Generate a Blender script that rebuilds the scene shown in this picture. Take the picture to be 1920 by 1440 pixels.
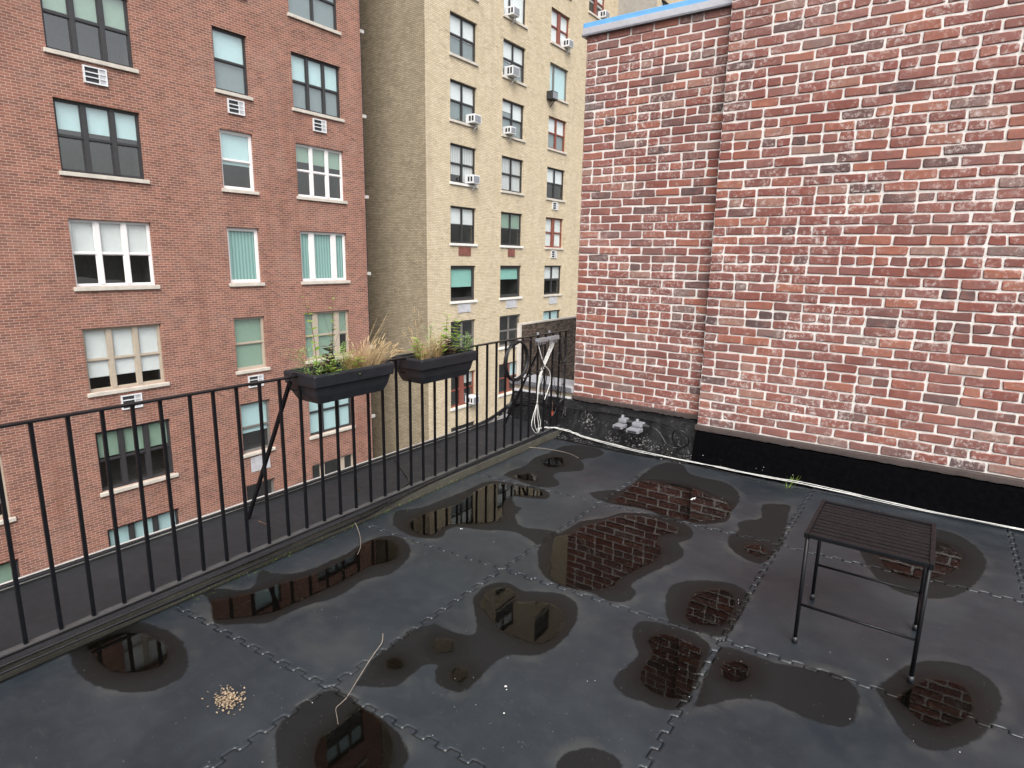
import bpy, bmesh, math, random
import numpy as np
from mathutils import Vector, Matrix
R = math.radians
random.seed(7); NR = np.random.RandomState(11)
for o in list(bpy.data.objects): bpy.data.objects.remove(o)
SC = bpy.context.scene; COL = SC.collection

# ------------------------------------------------------------------ camera
H = 1.70                                    # eye height above the mats
FPX, PITCH, ROLL, YAW = 1139.5, R(11.735), R(1.03), R(-34.927)
fw = Vector((math.sin(YAW)*math.cos(PITCH), math.cos(YAW)*math.cos(PITCH), -math.sin(PITCH)))
rt0 = Vector((math.cos(YAW), -math.sin(YAW), 0)); up0 = rt0.cross(fw)
RT = math.cos(ROLL)*rt0+math.sin(ROLL)*up0; UP = -math.sin(ROLL)*rt0+math.cos(ROLL)*up0
cam = bpy.data.cameras.new('camera'); co = bpy.data.objects.new('camera', cam); COL.objects.link(co)
cam.sensor_fit = 'HORIZONTAL'; cam.sensor_width = 36; cam.lens = 36*FPX/1920
cam.clip_start = 0.05; cam.clip_end = 2000
m = Matrix.Identity(4)
for i in range(3): m[i][0], m[i][1], m[i][2] = RT[i], UP[i], -fw[i]
m[2][3] = H; co.matrix_world = m; SC.camera = co

# ------------------------------------------------------------------ sky, sun, exposure
SUN_EL, SUN_AZ = R(50), R(138)              # veiled sun, high behind the viewer's right shoulder
w = bpy.data.worlds.new('World'); SC.world = w; w.use_nodes = True
nt = w.node_tree; nt.nodes.clear()
sky = nt.nodes.new('ShaderNodeTexSky'); sky.sky_type = 'NISHITA'; sky.sun_disc = False
sky.sun_elevation = SUN_EL; sky.sun_rotation = SUN_AZ; sky.air_density = 1.0; sky.dust_density = 5.0; sky.ozone_density = 1.0
hs = nt.nodes.new('ShaderNodeHueSaturation'); hs.inputs['Saturation'].default_value = 0.25
bg = nt.nodes.new('ShaderNodeBackground'); bg.inputs[1].default_value = 0.13
wo = nt.nodes.new('ShaderNodeOutputWorld')
nt.links.new(sky.outputs[0], hs.inputs['Color']); nt.links.new(hs.outputs[0], bg.inputs[0]); nt.links.new(bg.outputs[0], wo.inputs[0])
sl = bpy.data.lights.new('sun', 'SUN'); sl.energy = 1.1; sl.angle = R(40); sl.color = (1, .97, .93)
so = bpy.data.objects.new('sun', sl); COL.objects.link(so)
sd = Vector((math.sin(SUN_AZ)*math.cos(SUN_EL), math.cos(SUN_AZ)*math.cos(SUN_EL), math.sin(SUN_EL)))
so.rotation_euler = sd.to_track_quat('Z', 'Y').to_euler(); so.location = (0, 0, 30)
SC.view_settings.view_transform = 'Standard'; SC.view_settings.look = 'None'
SC.view_settings.gamma = 1; SC.view_settings.exposure = 1.1

# ------------------------------------------------------------------ helpers
def ray(px, py): return fw+RT*((px-960)/FPX)-UP*((py-720)/FPX)
def atz(px, py, z=0.):
    d = ray(px, py); t = (z-H)/d.z; return Vector((d.x*t, d.y*t, z))
def atx(px, py, x):
    d = ray(px, py); t = x/d.x; return Vector((x, d.y*t, H+d.z*t))
def aty(px, py, y):
    d = ray(px, py); t = y/d.y; return Vector((d.x*t, y, H+d.z*t))

def link(name, me, mat=None, parent=None):
    o = bpy.data.objects.new(name, me); COL.objects.link(o)
    if mat is not None and me is not None and not me.materials: me.materials.append(mat)
    if parent is not None: o.parent = parent
    return o
def tag(o, label, cat, group=None):
    o['label'] = label; o['category'] = cat
    if group: o['group'] = group
    return o
def struct(o): o['kind'] = 'structure'; return o
def empty(name, loc=(0, 0, 0)):
    o = bpy.data.objects.new(name, None); o.location = loc; COL.objects.link(o); o.empty_display_size = .1
    return o

class MB:
    """collects faces for ONE mesh"""
    def __init__(s): s.v = []; s.f = []; s.mi = []
    def add(s, vs, fs, mi=0):
        b = len(s.v); s.v += [tuple(v) for v in vs]; s.f += [tuple(i+b for i in f) for f in fs]; s.mi += [mi]*len(fs); return s
    def box(s, x0, x1, y0, y1, z0, z1, mi=0, c=0.0):
        if c <= 0:
            return s.add([(x0,y0,z0),(x1,y0,z0),(x1,y1,z0),(x0,y1,z0),(x0,y0,z1),(x1,y0,z1),(x1,y1,z1),(x0,y1,z1)],
                  [(0,3,2,1),(4,5,6,7),(0,1,5,4),(1,2,6,5),(2,3,7,6),(3,0,4,7)], mi)
        bm = bmesh.new(); bmesh.ops.create_cube(bm, size=1)
        for v in bm.verts: v.co = ((x0+x1)/2+v.co.x*(x1-x0), (y0+y1)/2+v.co.y*(y1-y0), (z0+z1)/2+v.co.z*(z1-z0))
        bmesh.ops.bevel(bm, geom=bm.edges[:], offset=c, segments=2, affect='EDGES', profile=.6)
        bm.verts.index_update(); s.add([v.co for v in bm.verts], [[v.index for v in f.verts] for f in bm.faces], mi); bm.free(); return s
    def bar(s, a, b, wx, wy=None, mi=0, up=(0, 0, 1)):
        a = Vector(a); b = Vector(b); wy = wy or wx; d = (b-a).normalized(); u = Vector(up)
        if abs(d.dot(u)) > .95: u = Vector((0, 1, 0))
        p = d.cross(u).normalized()*(wx/2); q = d.cross(p).normalized()*(wy/2)
        vs = [a-p-q, a+p-q, a+p+q, a-p+q, b-p-q, b+p-q, b+p+q, b-p+q]
        return s.add(vs, [(0,1,2,3),(7,6,5,4),(0,4,5,1),(1,5,6,2),(2,6,7,3),(3,7,4,0)], mi)
    def tube(s, pts, r, n=6, mi=0, taper=1.0, closed=False):
        pts = [Vector(p) for p in pts]; k = len(pts); b = len(s.v)
        prev = None; fs = []
        for i, p in enumerate(pts):
            t = (pts[(i+1) % k if closed else min(i+1, k-1)]-pts[(i-1) % k if closed else max(i-1, 0)])
            t = t.normalized() if t.length > 1e-9 else Vector((0, 0, 1))
            if prev is None:
                u = Vector((0, 0, 1)) if abs(t.z) < .9 else Vector((1, 0, 0)); prev = t.cross(u).normalized()
            prev = (prev-t*prev.dot(t)).normalized(); q = t.cross(prev)
            rr = r*(1+(taper-1)*i/max(1, k-1))
            for j in range(n):
                a = 2*math.pi*j/n; s.v.append(tuple(p+prev*(rr*math.cos(a))+q*(rr*math.sin(a))))
        for i in range(k if closed else k-1):
            for j in range(n):
                i2 = (i+1) % k
                fs.append((b+i*n+j, b+i*n+(j+1) % n, b+i2*n+(j+1) % n, b+i2*n+j))
        if not closed: fs += [tuple(b+j for j in range(n))[::-1], tuple(b+(k-1)*n+j for j in range(n))]
        s.f += fs; s.mi += [mi]*len(fs); return s
    def mesh(s, name, mats=(), smooth=False):
        me = bpy.data.meshes.new(name); me.from_pydata(s.v, [], s.f); me.update()
        for mt in (mats if isinstance(mats, (list, tuple)) else [mats]): me.materials.append(mt)
        if any(s.mi): me.polygons.foreach_set('material_index', s.mi)
        if smooth: me.polygons.foreach_set('use_smooth', [True]*len(me.polygons))
        return me
    def build(s, name, mats, parent=None, smooth=False): return link(name, s.mesh(name, mats, smooth), None, parent)

def smooth_path(pts, sub=6):
    pts = [Vector(p) for p in pts]; out = []
    for i in range(len(pts)-1):
        p0 = pts[max(i-1, 0)]; p1 = pts[i]; p2 = pts[i+1]; p3 = pts[min(i+2, len(pts)-1)]
        for k in range(sub):
            t = k/sub
            out.append(.5*((2*p1)+(p2-p0)*t+(2*p0-5*p1+4*p2-p3)*t*t+(3*p1-p0-3*p2+p3)*t**3))
    out.append(pts[-1]); return out

# ------------------------------------------------------------------ materials
class NT:
    def __init__(s, name):
        s.m = bpy.data.materials.new(name); s.m.use_nodes = True; s.t = s.m.node_tree
        s.b = s.t.nodes['Principled BSDF']; s.out = s.t.nodes['Material Output']
    def n(s, typ, **kw):
        nd = s.t.nodes.new('ShaderNode'+typ)
        for k, v in kw.items():
            if k in nd.inputs: nd.inputs[k].default_value = v
            else: setattr(nd, k, v)
        return nd
    def l(s, a, b): s.t.links.new(a, b)
    def pos(s): return s.n('NewGeometry').outputs['Position']
    def noise(s, vec, scale, detail=4, rough=.6, out='Fac'):
        n = s.n('TexNoise', Scale=scale, Detail=detail, Roughness=rough); s.l(vec, n.inputs['Vector']); return n.outputs[out]
    def ramp(s, fac, stops, interp='LINEAR'):
        r = s.n('ValToRGB'); r.color_ramp.interpolation = interp; e = r.color_ramp.elements
        while len(e) < len(stops): e.new(.5)
        for k, (p, c) in enumerate(stops): e[k].position = p; e[k].color = (*c, 1) if len(c) == 3 else c
        s.l(fac, r.inputs[0]); return r.outputs[0]
    def rng(s, fac, a, b, c=0., d=1.):
        r = s.n('MapRange'); r.clamp = True; r.inputs[1].default_value = a; r.inputs[2].default_value = b; r.inputs[3].default_value = c; r.inputs[4].default_value = d
        s.l(fac, r.inputs[0]); return r.outputs[0]
    def mix(s, fac, a, b, mode='MIX'):
        x = s.n('Mix', data_type='RGBA', blend_type=mode)
        for sock, val in ((x.inputs[0], fac), (x.inputs[6], a), (x.inputs[7], b)):
            if hasattr(val, 'links'): s.l(val, sock)
            elif isinstance(val, (int, float)): sock.default_value = val
            else: sock.default_value = (*val, 1)
        return x.outputs[2]
    def math(s, op, a, b=0.):
        x = s.n('Math', operation=op)
        for sock, val in ((x.inputs[0], a), (x.inputs[1], b)):
            if hasattr(val, 'links'): s.l(val, sock)
            else: sock.default_value = val
        return x.outputs[0]
    def schlick(s, f0):                     # two-sided reflectance of a thin sheet
        f = s.n('LayerWeight', Blend=.5).outputs['Facing']
        return s.math('ADD', s.math('MULTIPLY', s.math('POWER', f, 5.), 1-f0), f0)
    def bump(s, h, strength=.3, dist=.01):
        b = s.n('Bump', Strength=strength, Distance=dist); s.l(h, b.inputs['Height']); s.l(b.outputs[0], s.b.inputs['Normal'])
    def set(s, col=None, rough=None, metal=None, spec=None):
        for k, v in (('Base Color', col), ('Roughness', rough), ('Metallic', metal), ('Specular IOR Level', spec)):
            if v is None: continue
            if hasattr(v, 'links'): s.l(v, s.b.inputs[k])
            else: s.b.inputs[k].default_value = (*v, 1) if isinstance(v, tuple) else v
        return s

def simple(name, col, rough=.6, metal=0., var=.25, scale=8., bump=0., bscale=60., spec=.5):
    """one colour broken up by two sizes of noise"""
    t = NT(name); p = t.pos()
    f = t.math('ADD', t.math('MULTIPLY', t.noise(p, scale), .6), t.math('MULTIPLY', t.noise(p, scale*9), .4))
    c = t.mix(t.rng(f, .3, .7), tuple(x*(1-var) for x in col), tuple(min(1, x*(1+var)) for x in col))
    t.set(c, t.rng(t.noise(p, scale*3), .3, .7, max(.02, rough-.1), min(1, rough+.1)), metal, spec)
    if bump: t.bump(t.noise(p, bscale, 5), bump, .004)
    return t.m

def brick_facade(name, c1, c2, mortar, stain, bw=.2135, rh=.0711, mort=.007):
    """distant brickwork: courses too small to pick apart"""
    t = NT(name); p = t.pos(); sp = t.n('SeparateXYZ'); t.l(p, sp.inputs[0])
    cb = t.n('CombineXYZ'); t.l(t.math('ADD', sp.outputs[0], sp.outputs[1]), cb.inputs[0]); t.l(sp.outputs[2], cb.inputs[1])
    b = t.n('TexBrick', Scale=1.); b.offset = .5; b.inputs['Brick Width'].default_value = bw; b.inputs['Row Height'].default_value = rh
    b.inputs['Mortar Size'].default_value = mort; b.inputs['Mortar Smooth'].default_value = .3; b.inputs['Bias'].default_value = -.1
    b.inputs['Color1'].default_value = (*c1, 1); b.inputs['Color2'].default_value = (*c2, 1); b.inputs['Mortar'].default_value = (*mortar, 1)
    t.l(cb.outputs[0], b.inputs['Vector'])
    big = t.noise(p, .55, 6, .65); mid = t.noise(p, 2.3, 5, .6)
    c = t.mix(t.rng(mid, .35, .7, 0, .45), b.outputs['Color'], t.mix(.5, b.outputs['Color'], stain, 'MULTIPLY'))
    # patches of clustered darker courses
    mp2 = t.n('Mapping'); mp2.inputs['Scale'].default_value = (1.2, 1.2, 7.); t.l(p, mp2.inputs[0])
    pt = t.math('MULTIPLY', t.rng(t.noise(mp2.outputs[0], 1.9, 4, .7), .54, .64), t.rng(t.noise(p, .8, 3), .45, .62))
    c = t.mix(t.math('MULTIPLY', pt, .6), c, tuple(x*.45 for x in c2))
    c = t.mix(t.rng(big, .55, .75, 0, .35), c, stain)
    # weathering streaks run downward
    mp = t.n('Mapping'); mp.inputs['Scale'].default_value = (1.6, 1.6, .12); t.l(p, mp.inputs[0])
    st = t.noise(mp.outputs[0], 1.0, 5, .6)
    c = t.mix(t.rng(st, .55, .72, 0, .42), c, tuple(x*.55 for x in c1))
    c = t.mix(t.rng(t.noise(p, .9, 5, .7), .5, .72, 0, .3), c, tuple(.5*a_+.5*b_ for a_, b_ in zip(mortar, c2)))
    t.set(c, .85, spec=.25); t.bump(b.outputs['Fac'], -.35, .01)
    return t.m

def m_brick():
    t = NT('old_brick'); p = t.pos()
    oi = t.n('ObjectInfo'); ge = t.n('NewGeometry')
    r = t.math('FRACT', t.math('ADD', oi.outputs['Random'], t.math('MULTIPLY', ge.outputs['Random Per Island'], 1.0)))
    c = t.ramp(r, [(0, (.07, .05, .052)), (.04, (.12, .07, .066)), (.13, (.16, .068, .058)), (.36, (.19, .066, .052)), (.54, (.21, .070, .055)),
                   (.68, (.20, .095, .085)), (.80, (.25, .09, .065)), (.90, (.30, .115, .075)), (.95, (.26, .16, .13)), (1, (.13, .10, .098))])
    n1 = t.noise(p, 26, 5, .65); n2 = t.noise(p, 160, 4, .7); n3 = t.noise(p, 9, 3)
    c = t.mix(t.rng(n1, .42, .72, 0, .55), c, (.14, .08, .074))
    c = t.mix(t.rng(n3, .5, .75, 0, .5), c, (.29, .12, .09))
    # lime bloom and mortar smears
    lime = t.math('MULTIPLY', t.rng(t.noise(p, 3.2, 4), .42, .62), t.rng(t.noise(p, 34, 7, .75), .50, .64))
    c = t.mix(t.math('MULTIPLY', lime, .9), c, (.55, .49, .46))
    c = t.mix(t.rng(t.noise(p, 1.3, 4, .6), .45, .70, 0, .18), c, (.38, .25, .22))                # chalky bloom in broad patches
    c = t.mix(t.rng(t.noise(p, 170, 3, .6), .70, .76, 0, .8), c, (.68, .63, .6))
    t.set(c, .88, spec=.25); t.bump(t.math('ADD', t.math('MULTIPLY', n1, .7), n2), .55, .004)
    return t.m

def m_mortar():
    t = NT('lime_mortar'); p = t.pos(); n = t.noise(p, 38, 6, .7); b = t.noise(p, 2.5, 4)
    c = t.ramp(n, [(.25, (.46, .425, .40)), (.5, (.65, .62, .59)), (.75, (.77, .74, .71))])
    c = t.mix(t.rng(b, .45, .7, 0, .5), c, (.60, .55, .51))
    t.set(c, .95, spec=.2); t.bump(n, .8, .006); return t.m

def m_mat():
    t = NT('rubber_mat'); p = t.pos()
    da = t.n('Attribute', attribute_name='damp').outputs['Fac']; pa = t.n('Attribute', attribute_name='pool').outputs['Fac']
    edge = t.math('ADD', t.math('MULTIPLY', t.math('SUBTRACT', t.noise(p, 22, 5), .5), .03), t.math('MULTIPLY', t.math('SUBTRACT', t.noise(p, 160, 2), .5), .006))
    wet = t.rng(t.math('ADD', da, edge), -.003, .006)
    near = t.rng(t.math('ADD', pa, t.math('MULTIPLY', t.math('SUBTRACT', t.noise(p, 330, 2), .5), .05)), -.09, -.005)
    n1 = t.noise(p, 2.2, 5, .6); n2 = t.noise(p, 14, 6, .65); n3 = t.noise(p, 420, 2)
    dry = t.ramp(n1, [(.3, (.010, .014, .0185)), (.5, (.015, .020, .0255)), (.7, (.025, .031, .037))])
    dry = t.mix(t.rng(n2, .5, .8, 0, .5), dry, (.032, .037, .041))
    dry = t.mix(t.rng(t.noise(p, 1.1, 4), .60, .74, 0, .4), dry, (.044, .042, .036))           # dried silt
    ring = t.math('MULTIPLY', t.rng(t.math('ADD', da, t.math('MULTIPLY', edge, 2.)), -.055, -.012), t.rng(t.noise(p, 5, 4), .45, .65))
    dry = t.mix(t.math('MULTIPLY', ring, .55), dry, (.050, .051, .048))                          # silt left where puddles shrank
    mps = t.n('Mapping'); mps.inputs['Scale'].default_value = (3., 14., 1.); mps.inputs['Rotation'].default_value = (0, 0, .7); t.l(p, mps.inputs[0])
    dry = t.mix(t.rng(t.noise(mps.outputs[0], 2.2, 6, .7), .58, .72, 0, .4), dry, (.045, .047, .048))   # scuffs
    dmp = t.mix(t.rng(n1, .3, .7), (.0045, .005, .0056), (.0075, .0078, .008))
    c = t.mix(wet, dry, t.mix(near, dmp, (.0035, .0033, .003)))
    c = t.mix(t.rng(t.noise(p, 95, 2, .5), .735, .76, 0, .7), c, (.22, .22, .21))              # specks of grit
    rg = t.math('ADD', t.rng(t.noise(p, 1.4, 4), .35, .65, .24, .46), t.math('MULTIPLY', n2, .1))
    rr = t.mix(wet, rg, t.mix(near, (.62, .62, .62), (.45, .45, .45)))
    t.set(c, None); t.l(t.math('MULTIPLY', t.rng(wet, 0, 1, .5, .28), t.rng(pa, -.002, .006, 1., .0)), t.b.inputs['Specular IOR Level']); t.l(rr, t.b.inputs['Roughness'])
    v = t.n('TexVoronoi', Scale=230.); t.l(p, v.inputs['Vector'])
    hgt = t.math('ADD', t.math('MULTIPLY', v.outputs['Distance'], .35), t.math('ADD', t.math('MULTIPLY', n3, .2), t.math('MULTIPLY', n2, .9)))
    t.bump(t.math('ADD', hgt, t.math('MULTIPLY', t.noise(p, 3.5, 3), 5.)), .22, .003); return t.m

def m_water():
    t = NT('puddle_water'); t.t.nodes.remove(t.b); p = t.pos()
    fr = t.schlick(.030); g = t.n('BsdfGlossy', Roughness=.02); tr = t.n('BsdfTransparent'); clear = t.n('BsdfTransparent')
    tr.inputs[0].default_value = (.70, .68, .62, 1)
    bp = t.n('Bump', Strength=.04, Distance=.002); t.l(t.noise(p, 9, 2), bp.inputs['Height']); t.l(bp.outputs[0], g.inputs['Normal'])
    mx = t.n('MixShader'); t.l(fr, mx.inputs[0]); t.l(tr.outputs[0], mx.inputs[1]); t.l(g.outputs[0], mx.inputs[2])
    # the film breaks up over the mat's dimples towards its margin
    v = t.n('TexVoronoi', Scale=210.); t.l(p, v.inputs['Vector'])
    e = t.n('Attribute', attribute_name='depth').outputs['Fac']
    k = t.math('ADD', e, t.math('ADD', t.math('MULTIPLY', t.math('SUBTRACT', v.outputs['Distance'], .45), .55), t.math('MULTIPLY', t.math('SUBTRACT', t.noise(p, 28, 4), .5), 1.2)))
    m2 = t.n('MixShader'); t.l(t.rng(k, .42, .62), m2.inputs[0]); t.l(clear.outputs[0], m2.inputs[1]); t.l(mx.outputs[0], m2.inputs[2]); t.l(m2.outputs[0], t.out.inputs[0])
    return t.m

def m_glass():
    t = NT('window_glass'); t.t.nodes.remove(t.b); p = t.pos()
    fr = t.schlick(.20); g = t.n('BsdfGlossy', Roughness=.01); tr = t.n('BsdfTransparent')
    tr.inputs[0].default_value = (.93, .96, .955, 1)
    bp = t.n('Bump', Strength=.05, Distance=.02); t.l(t.noise(p, 1.3, 2), bp.inputs['Height']); t.l(bp.outputs[0], g.inputs['Normal'])
    mx = t.n('MixShader'); t.l(fr, mx.inputs[0]); t.l(tr.outputs[0], mx.inputs[1]); t.l(g.outputs[0], mx.inputs[2]); t.l(mx.outputs[0], t.out.inputs[0])
    return t.m

def m_tar(name, flecks):
    t = NT(name); p = t.pos(); n = t.noise(p, 30, 6, .7); b = t.noise(p, 6, 5)
    c = t.ramp(n, [(.3, (.003, .003, .0035)), (.7, (.007, .0075, .0085))] if flecks else [(.3, (.0015, .0015, .0018)), (.7, (.003, .003, .0034))])
    if flecks:
        sp = t.n('SeparateXYZ'); t.l(p, sp.inputs[0])
        low = t.rng(sp.outputs[2], .16, .0)
        fl = t.math('MULTIPLY', t.rng(t.noise(p, 55, 6, .8), .56, .63), t.rng(t.math('ADD', t.noise(p, 5, 3), t.math('MULTIPLY', low, .12)), .56, .68))
        c = t.mix(fl, c, (.42, .42, .41)); c = t.mix(t.rng(b, .5, .8, 0, .5), c, (.035, .034, .032))
        c = t.mix(t.rng(t.noise(p, 120, 2), .72, .75), c, (.5, .5, .48))
    t.set(c, t.rng(b, .3, .7, .28 if flecks else .2, .75 if flecks else .6), spec=.18 if flecks else .0); t.bump(t.math('ADD', n, t.math('MULTIPLY', b, 2.)), .6 if flecks else .25, .012); return t.m

def m_leaf(name, ca, cb, trans=.3):
    t = NT(name); oi = t.n('NewGeometry').outputs['Random Per Island']
    t.set(t.mix(oi, ca, cb), .55, spec=.3)
    d = t.n('BsdfTranslucent'); t.l(t.mix(oi, ca, cb), d.inputs[0]); mx = t.n('MixShader'); mx.inputs[0].default_value = trans
    t.l(t.b.outputs[0], mx.inputs[1]); t.l(d.outputs[0], mx.inputs[2]); t.l(mx.outputs[0], t.out.inputs[0]); return t.m

def m_curtain(name, col):
    t = NT(name); p = t.pos(); sp = t.n('SeparateXYZ'); t.l(p, sp.inputs[0])
    w_ = t.n('TexWave', Scale=2.6, Distortion=1.5, Detail=2.); w_.bands_direction = 'Y'; t.l(p, w_.inputs['Vector'])
    t.set(t.mix(w_.outputs['Fac'], tuple(x*.62 for x in col), col), .8); return t.m

def m_plywood():
    t = NT('stained_plywood'); p = t.pos(); mp = t.n('Mapping'); mp.inputs['Scale'].default_value = (1, 2.2, 6); t.l(p, mp.inputs[0])
    n = t.noise(mp.outputs[0], 5, 8, .7); w_ = t.n('TexWave', Scale=3., Distortion=14., Detail=4.); t.l(mp.outputs[0], w_.inputs['Vector'])
    c = t.ramp(t.math('ADD', t.math('MULTIPLY', n, .6), t.math('MULTIPLY', w_.outputs['Fac'], .4)), [(.25, (.028, .019, .014)), (.5, (.075, .052, .038)), (.75, (.135, .10, .075))])
    t.set(c, .75); t.bump(n, .4, .01); return t.m

M = dict(
 brick=m_brick(), mortar=m_mortar(), mat=m_mat(), water=m_water(), glass=m_glass(), tar=m_tar('flecked_tar', True), freshtar=m_tar('fresh_tar', False),
 red=brick_facade('red_brickwork', (.29, .125, .088), (.165, .078, .060), (.46, .34, .28), (.15, .085, .07)),
 beige=brick_facade('buff_brickwork', (.63, .535, .39), (.51, .425, .30), (.36, .30, .21), (.49, .415, .30), mort=.010),
 beige_side=brick_facade('shaded_grimy_buff_brickwork', (.38, .32, .225), (.27, .225, .155), (.18, .15, .105), (.15, .125, .09), mort=.010),  # front's buff darkened: alley shade painted into the colours, along with some grime
 stone=simple('limestone', (.50, .46, .40), .8, var=.25, scale=3), whitesill=simple('painted_sill', (.66, .65, .62), .6, var=.12),
 bronze=simple('dark_bronze_frame', (.035, .034, .036), .45, var=.2), whiteframe=simple('white_frame', (.72, .70, .69), .45, var=.08),
 tan=simple('tan_frame', (.40, .34, .27), .5, var=.1), redwood=simple('red_brown_frame', (.20, .06, .042), .5, var=.15), greyframe=simple('grey_frame', (.16, .15, .14), .5, var=.15),
 room=simple('dim_room', (.05, .048, .045), .9, var=.5, scale=1.5),
 blind_w=simple('white_blind', (.85, .86, .86), .8, var=.04), blind_t=simple('teal_shade', (.36, .66, .58), .8, var=.05), blind_g=simple('green_shade', (.30, .42, .33), .8, var=.06),
 blind_c=simple('pale_cyan_shade', (.55, .74, .76), .8, var=.05), blind_s=simple('grey_shade', (.22, .27, .28), .8, var=.08),
 curtain_t=m_curtain('teal_curtain', (.42, .66, .62)), curtain_w=m_curtain('white_curtain', (.74, .74, .73)),
 steel=simple('black_railing_paint', (.004, .0045, .006), .4, var=.4, scale=20, bump=.3, bscale=140, spec=.25), railgrey=simple('worn_rail_paint', (.05, .05, .052), .45, var=.4, scale=14),
 membrane=simple('roof_membrane', (.017, .018, .021), .6, var=.3, scale=3, bump=.35, bscale=120, spec=.3), kerb=simple('mossy_kerb', (.05, .047, .036), .85, var=.45, scale=9, bump=.5),
 flashing=simple('flashing', (.42, .41, .39), .5, var=.2), galv=simple('galvanised', (.46, .47, .5), .42, .35, var=.15, scale=5), galvdark=simple('lead_grey_metal', (.17, .18, .2), .5, .3, var=.2),
 blue=simple('blue_membrane', (.12, .34, .62), .5, var=.12), stucco=simple('buff_stucco', (.36, .31, .24), .85, var=.25, scale=9), sealant=simple('white_sealant', (.52, .52, .54), .6, var=.4, scale=25),
 trim=simple('brown_base_trim', (.055, .040, .036), .7, var=.35, scale=12), plywood=m_plywood(),
 planter=simple('black_planter_plastic', (.013, .015, .019), .42, var=.45, scale=12, bump=.15, bscale=90), soil=simple('potting_soil', (.022, .016, .012), .95, var=.5, scale=60, bump=.9),
 straw=m_leaf('dry_straw', (.50, .36, .17), (.30, .20, .10)), straw2=m_leaf('pale_straw', (.58, .46, .27), (.40, .28, .15)), leaf=m_leaf('weed_leaf', (.20, .36, .05), (.36, .48, .10)), fern=m_leaf('feathery_leaf', (.17, .34, .07), (.30, .45, .13)),
 husk=m_leaf('dry_husk', (.42, .33, .22), (.24, .17, .11), .1),
 deadleaf=m_leaf('dead_leaf', (.06, .035, .022), (.11, .06, .035), .1), stem=simple('dry_stem', (.13, .075, .05), .7), bark=simple('pale_twig', (.24, .20, .165), .7),
 cable_w=simple('white_cable', (.52, .52, .50), .4, var=.2, scale=30), cable_b=simple('black_cable', (.01, .01, .011), .32, var=.3, scale=30), silver=simple('zinc_splitter', (.34, .36, .39), .36, .6, var=.25, scale=50),
 greybox=simple('grey_cast_metal', (.21, .215, .235), .55, .1, var=.25, scale=40), orange=simple('orange_plastic', (.42, .08, .04), .5), chip=simple('white_chips', (.7, .69, .66), .8),
 acwhite=simple('white_enamel', (.62, .63, .64), .4, var=.08), acgrey=simple('condenser_fins', (.22, .23, .25), .6, var=.2, scale=20), acdark=simple('dark_louver', (.025, .025, .027), .7), ventpatch=simple('grey_vent_panel', (.42, .42, .44), .6, var=.3, scale=5), ventred=simple('rusty_vent_panel', (.17, .06, .045), .7, var=.45, scale=6),
 asphalt=simple('yard_asphalt', (.06, .06, .06), .9), grey_wall=simple('grey_cement_wall', (.30, .285, .255), .9, var=.2, scale=.6), slate=simple('roof_gravel', (.12, .12, .12), .9),
)

# ------------------------------------------------------------------ ground, roofs
g = MB().add([(-300,-300,-24),(300,-300,-24),(300,300,-24),(-300,300,-24)], [(0,1,2,3)]).build('ground', M['asphalt']); struct(g)
LX0, LX1 = -3.60, -2.925                     # raised ledge outside the railing
deck = MB().box(LX1, 7, -7, 5.30, -24, -.014).build('roof_deck', M['membrane']); struct(deck)
MB().box(LX0, LX1, -7, 5.275, -24, .05, 0).build('ledge', M['membrane'], deck)
MB().box(LX1+.001, LX1+.016, -7, 5.1, -.012, .046).build('kerb', M['kerb'], deck)
MB().box(LX0-.022, LX0-.002, -7, 5.2, -.12, .078).build('edge_flashing', M['flashing'], deck)
nb = MB().box(-3.86, 7, 5.34, 16, -24, .02).build('neighbouring_roof', M['slate']); struct(nb)

# ------------------------------------------------------------------ buildings
def facade_x(name, X, y0, y1, z0, z1, ops, mat, parent, depth=.16, room=.9):
    """wall facing +X with real openings, reveals and dim rooms behind"""
    mb = MB(); ys = sorted({y0, y1, *[o[0] for o in ops], *[o[1] for o in ops]}); zs = sorted({z0, z1, *[o[2] for o in ops], *[o[3] for o in ops]})
    for i in range(len(ys)-1):
        run = None
        for j in range(len(zs)-1):
            cy, cz = (ys[i]+ys[i+1])/2, (zs[j]+zs[j+1])/2
            hole = any(o[0] < cy < o[1] and o[2] < cz < o[3] for o in ops)
            if not hole and run is None: run = zs[j]
            if run is not None and (hole or j == len(zs)-2):
                top = zs[j] if hole else zs[j+1]
                mb.add([(X, ys[i], run), (X, ys[i+1], run), (X, ys[i+1], top), (X, ys[i], top)], [(0, 1, 2, 3)]); run = None
    for a, b, c, d in ops:
        for xa, xb, mi in ((X, X-depth, 0), (X-depth, X-room, 1)):
            A = [(xa,a,c),(xa,b,c),(xa,b,d),(xa,a,d),(xb,a,c),(xb,b,c),(xb,b,d),(xb,a,d)]
            mb.add(A, [(0,4,5,1),(1,5,6,2),(2,6,7,3),(3,7,4,0)], mi)
        mb.add([(X-room,a,c),(X-room,b,c),(X-room,b,d),(X-room,a,d)], [(0,1,2,3)], 1)
    return mb.build(name, [mat, M['room']], parent)

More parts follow.
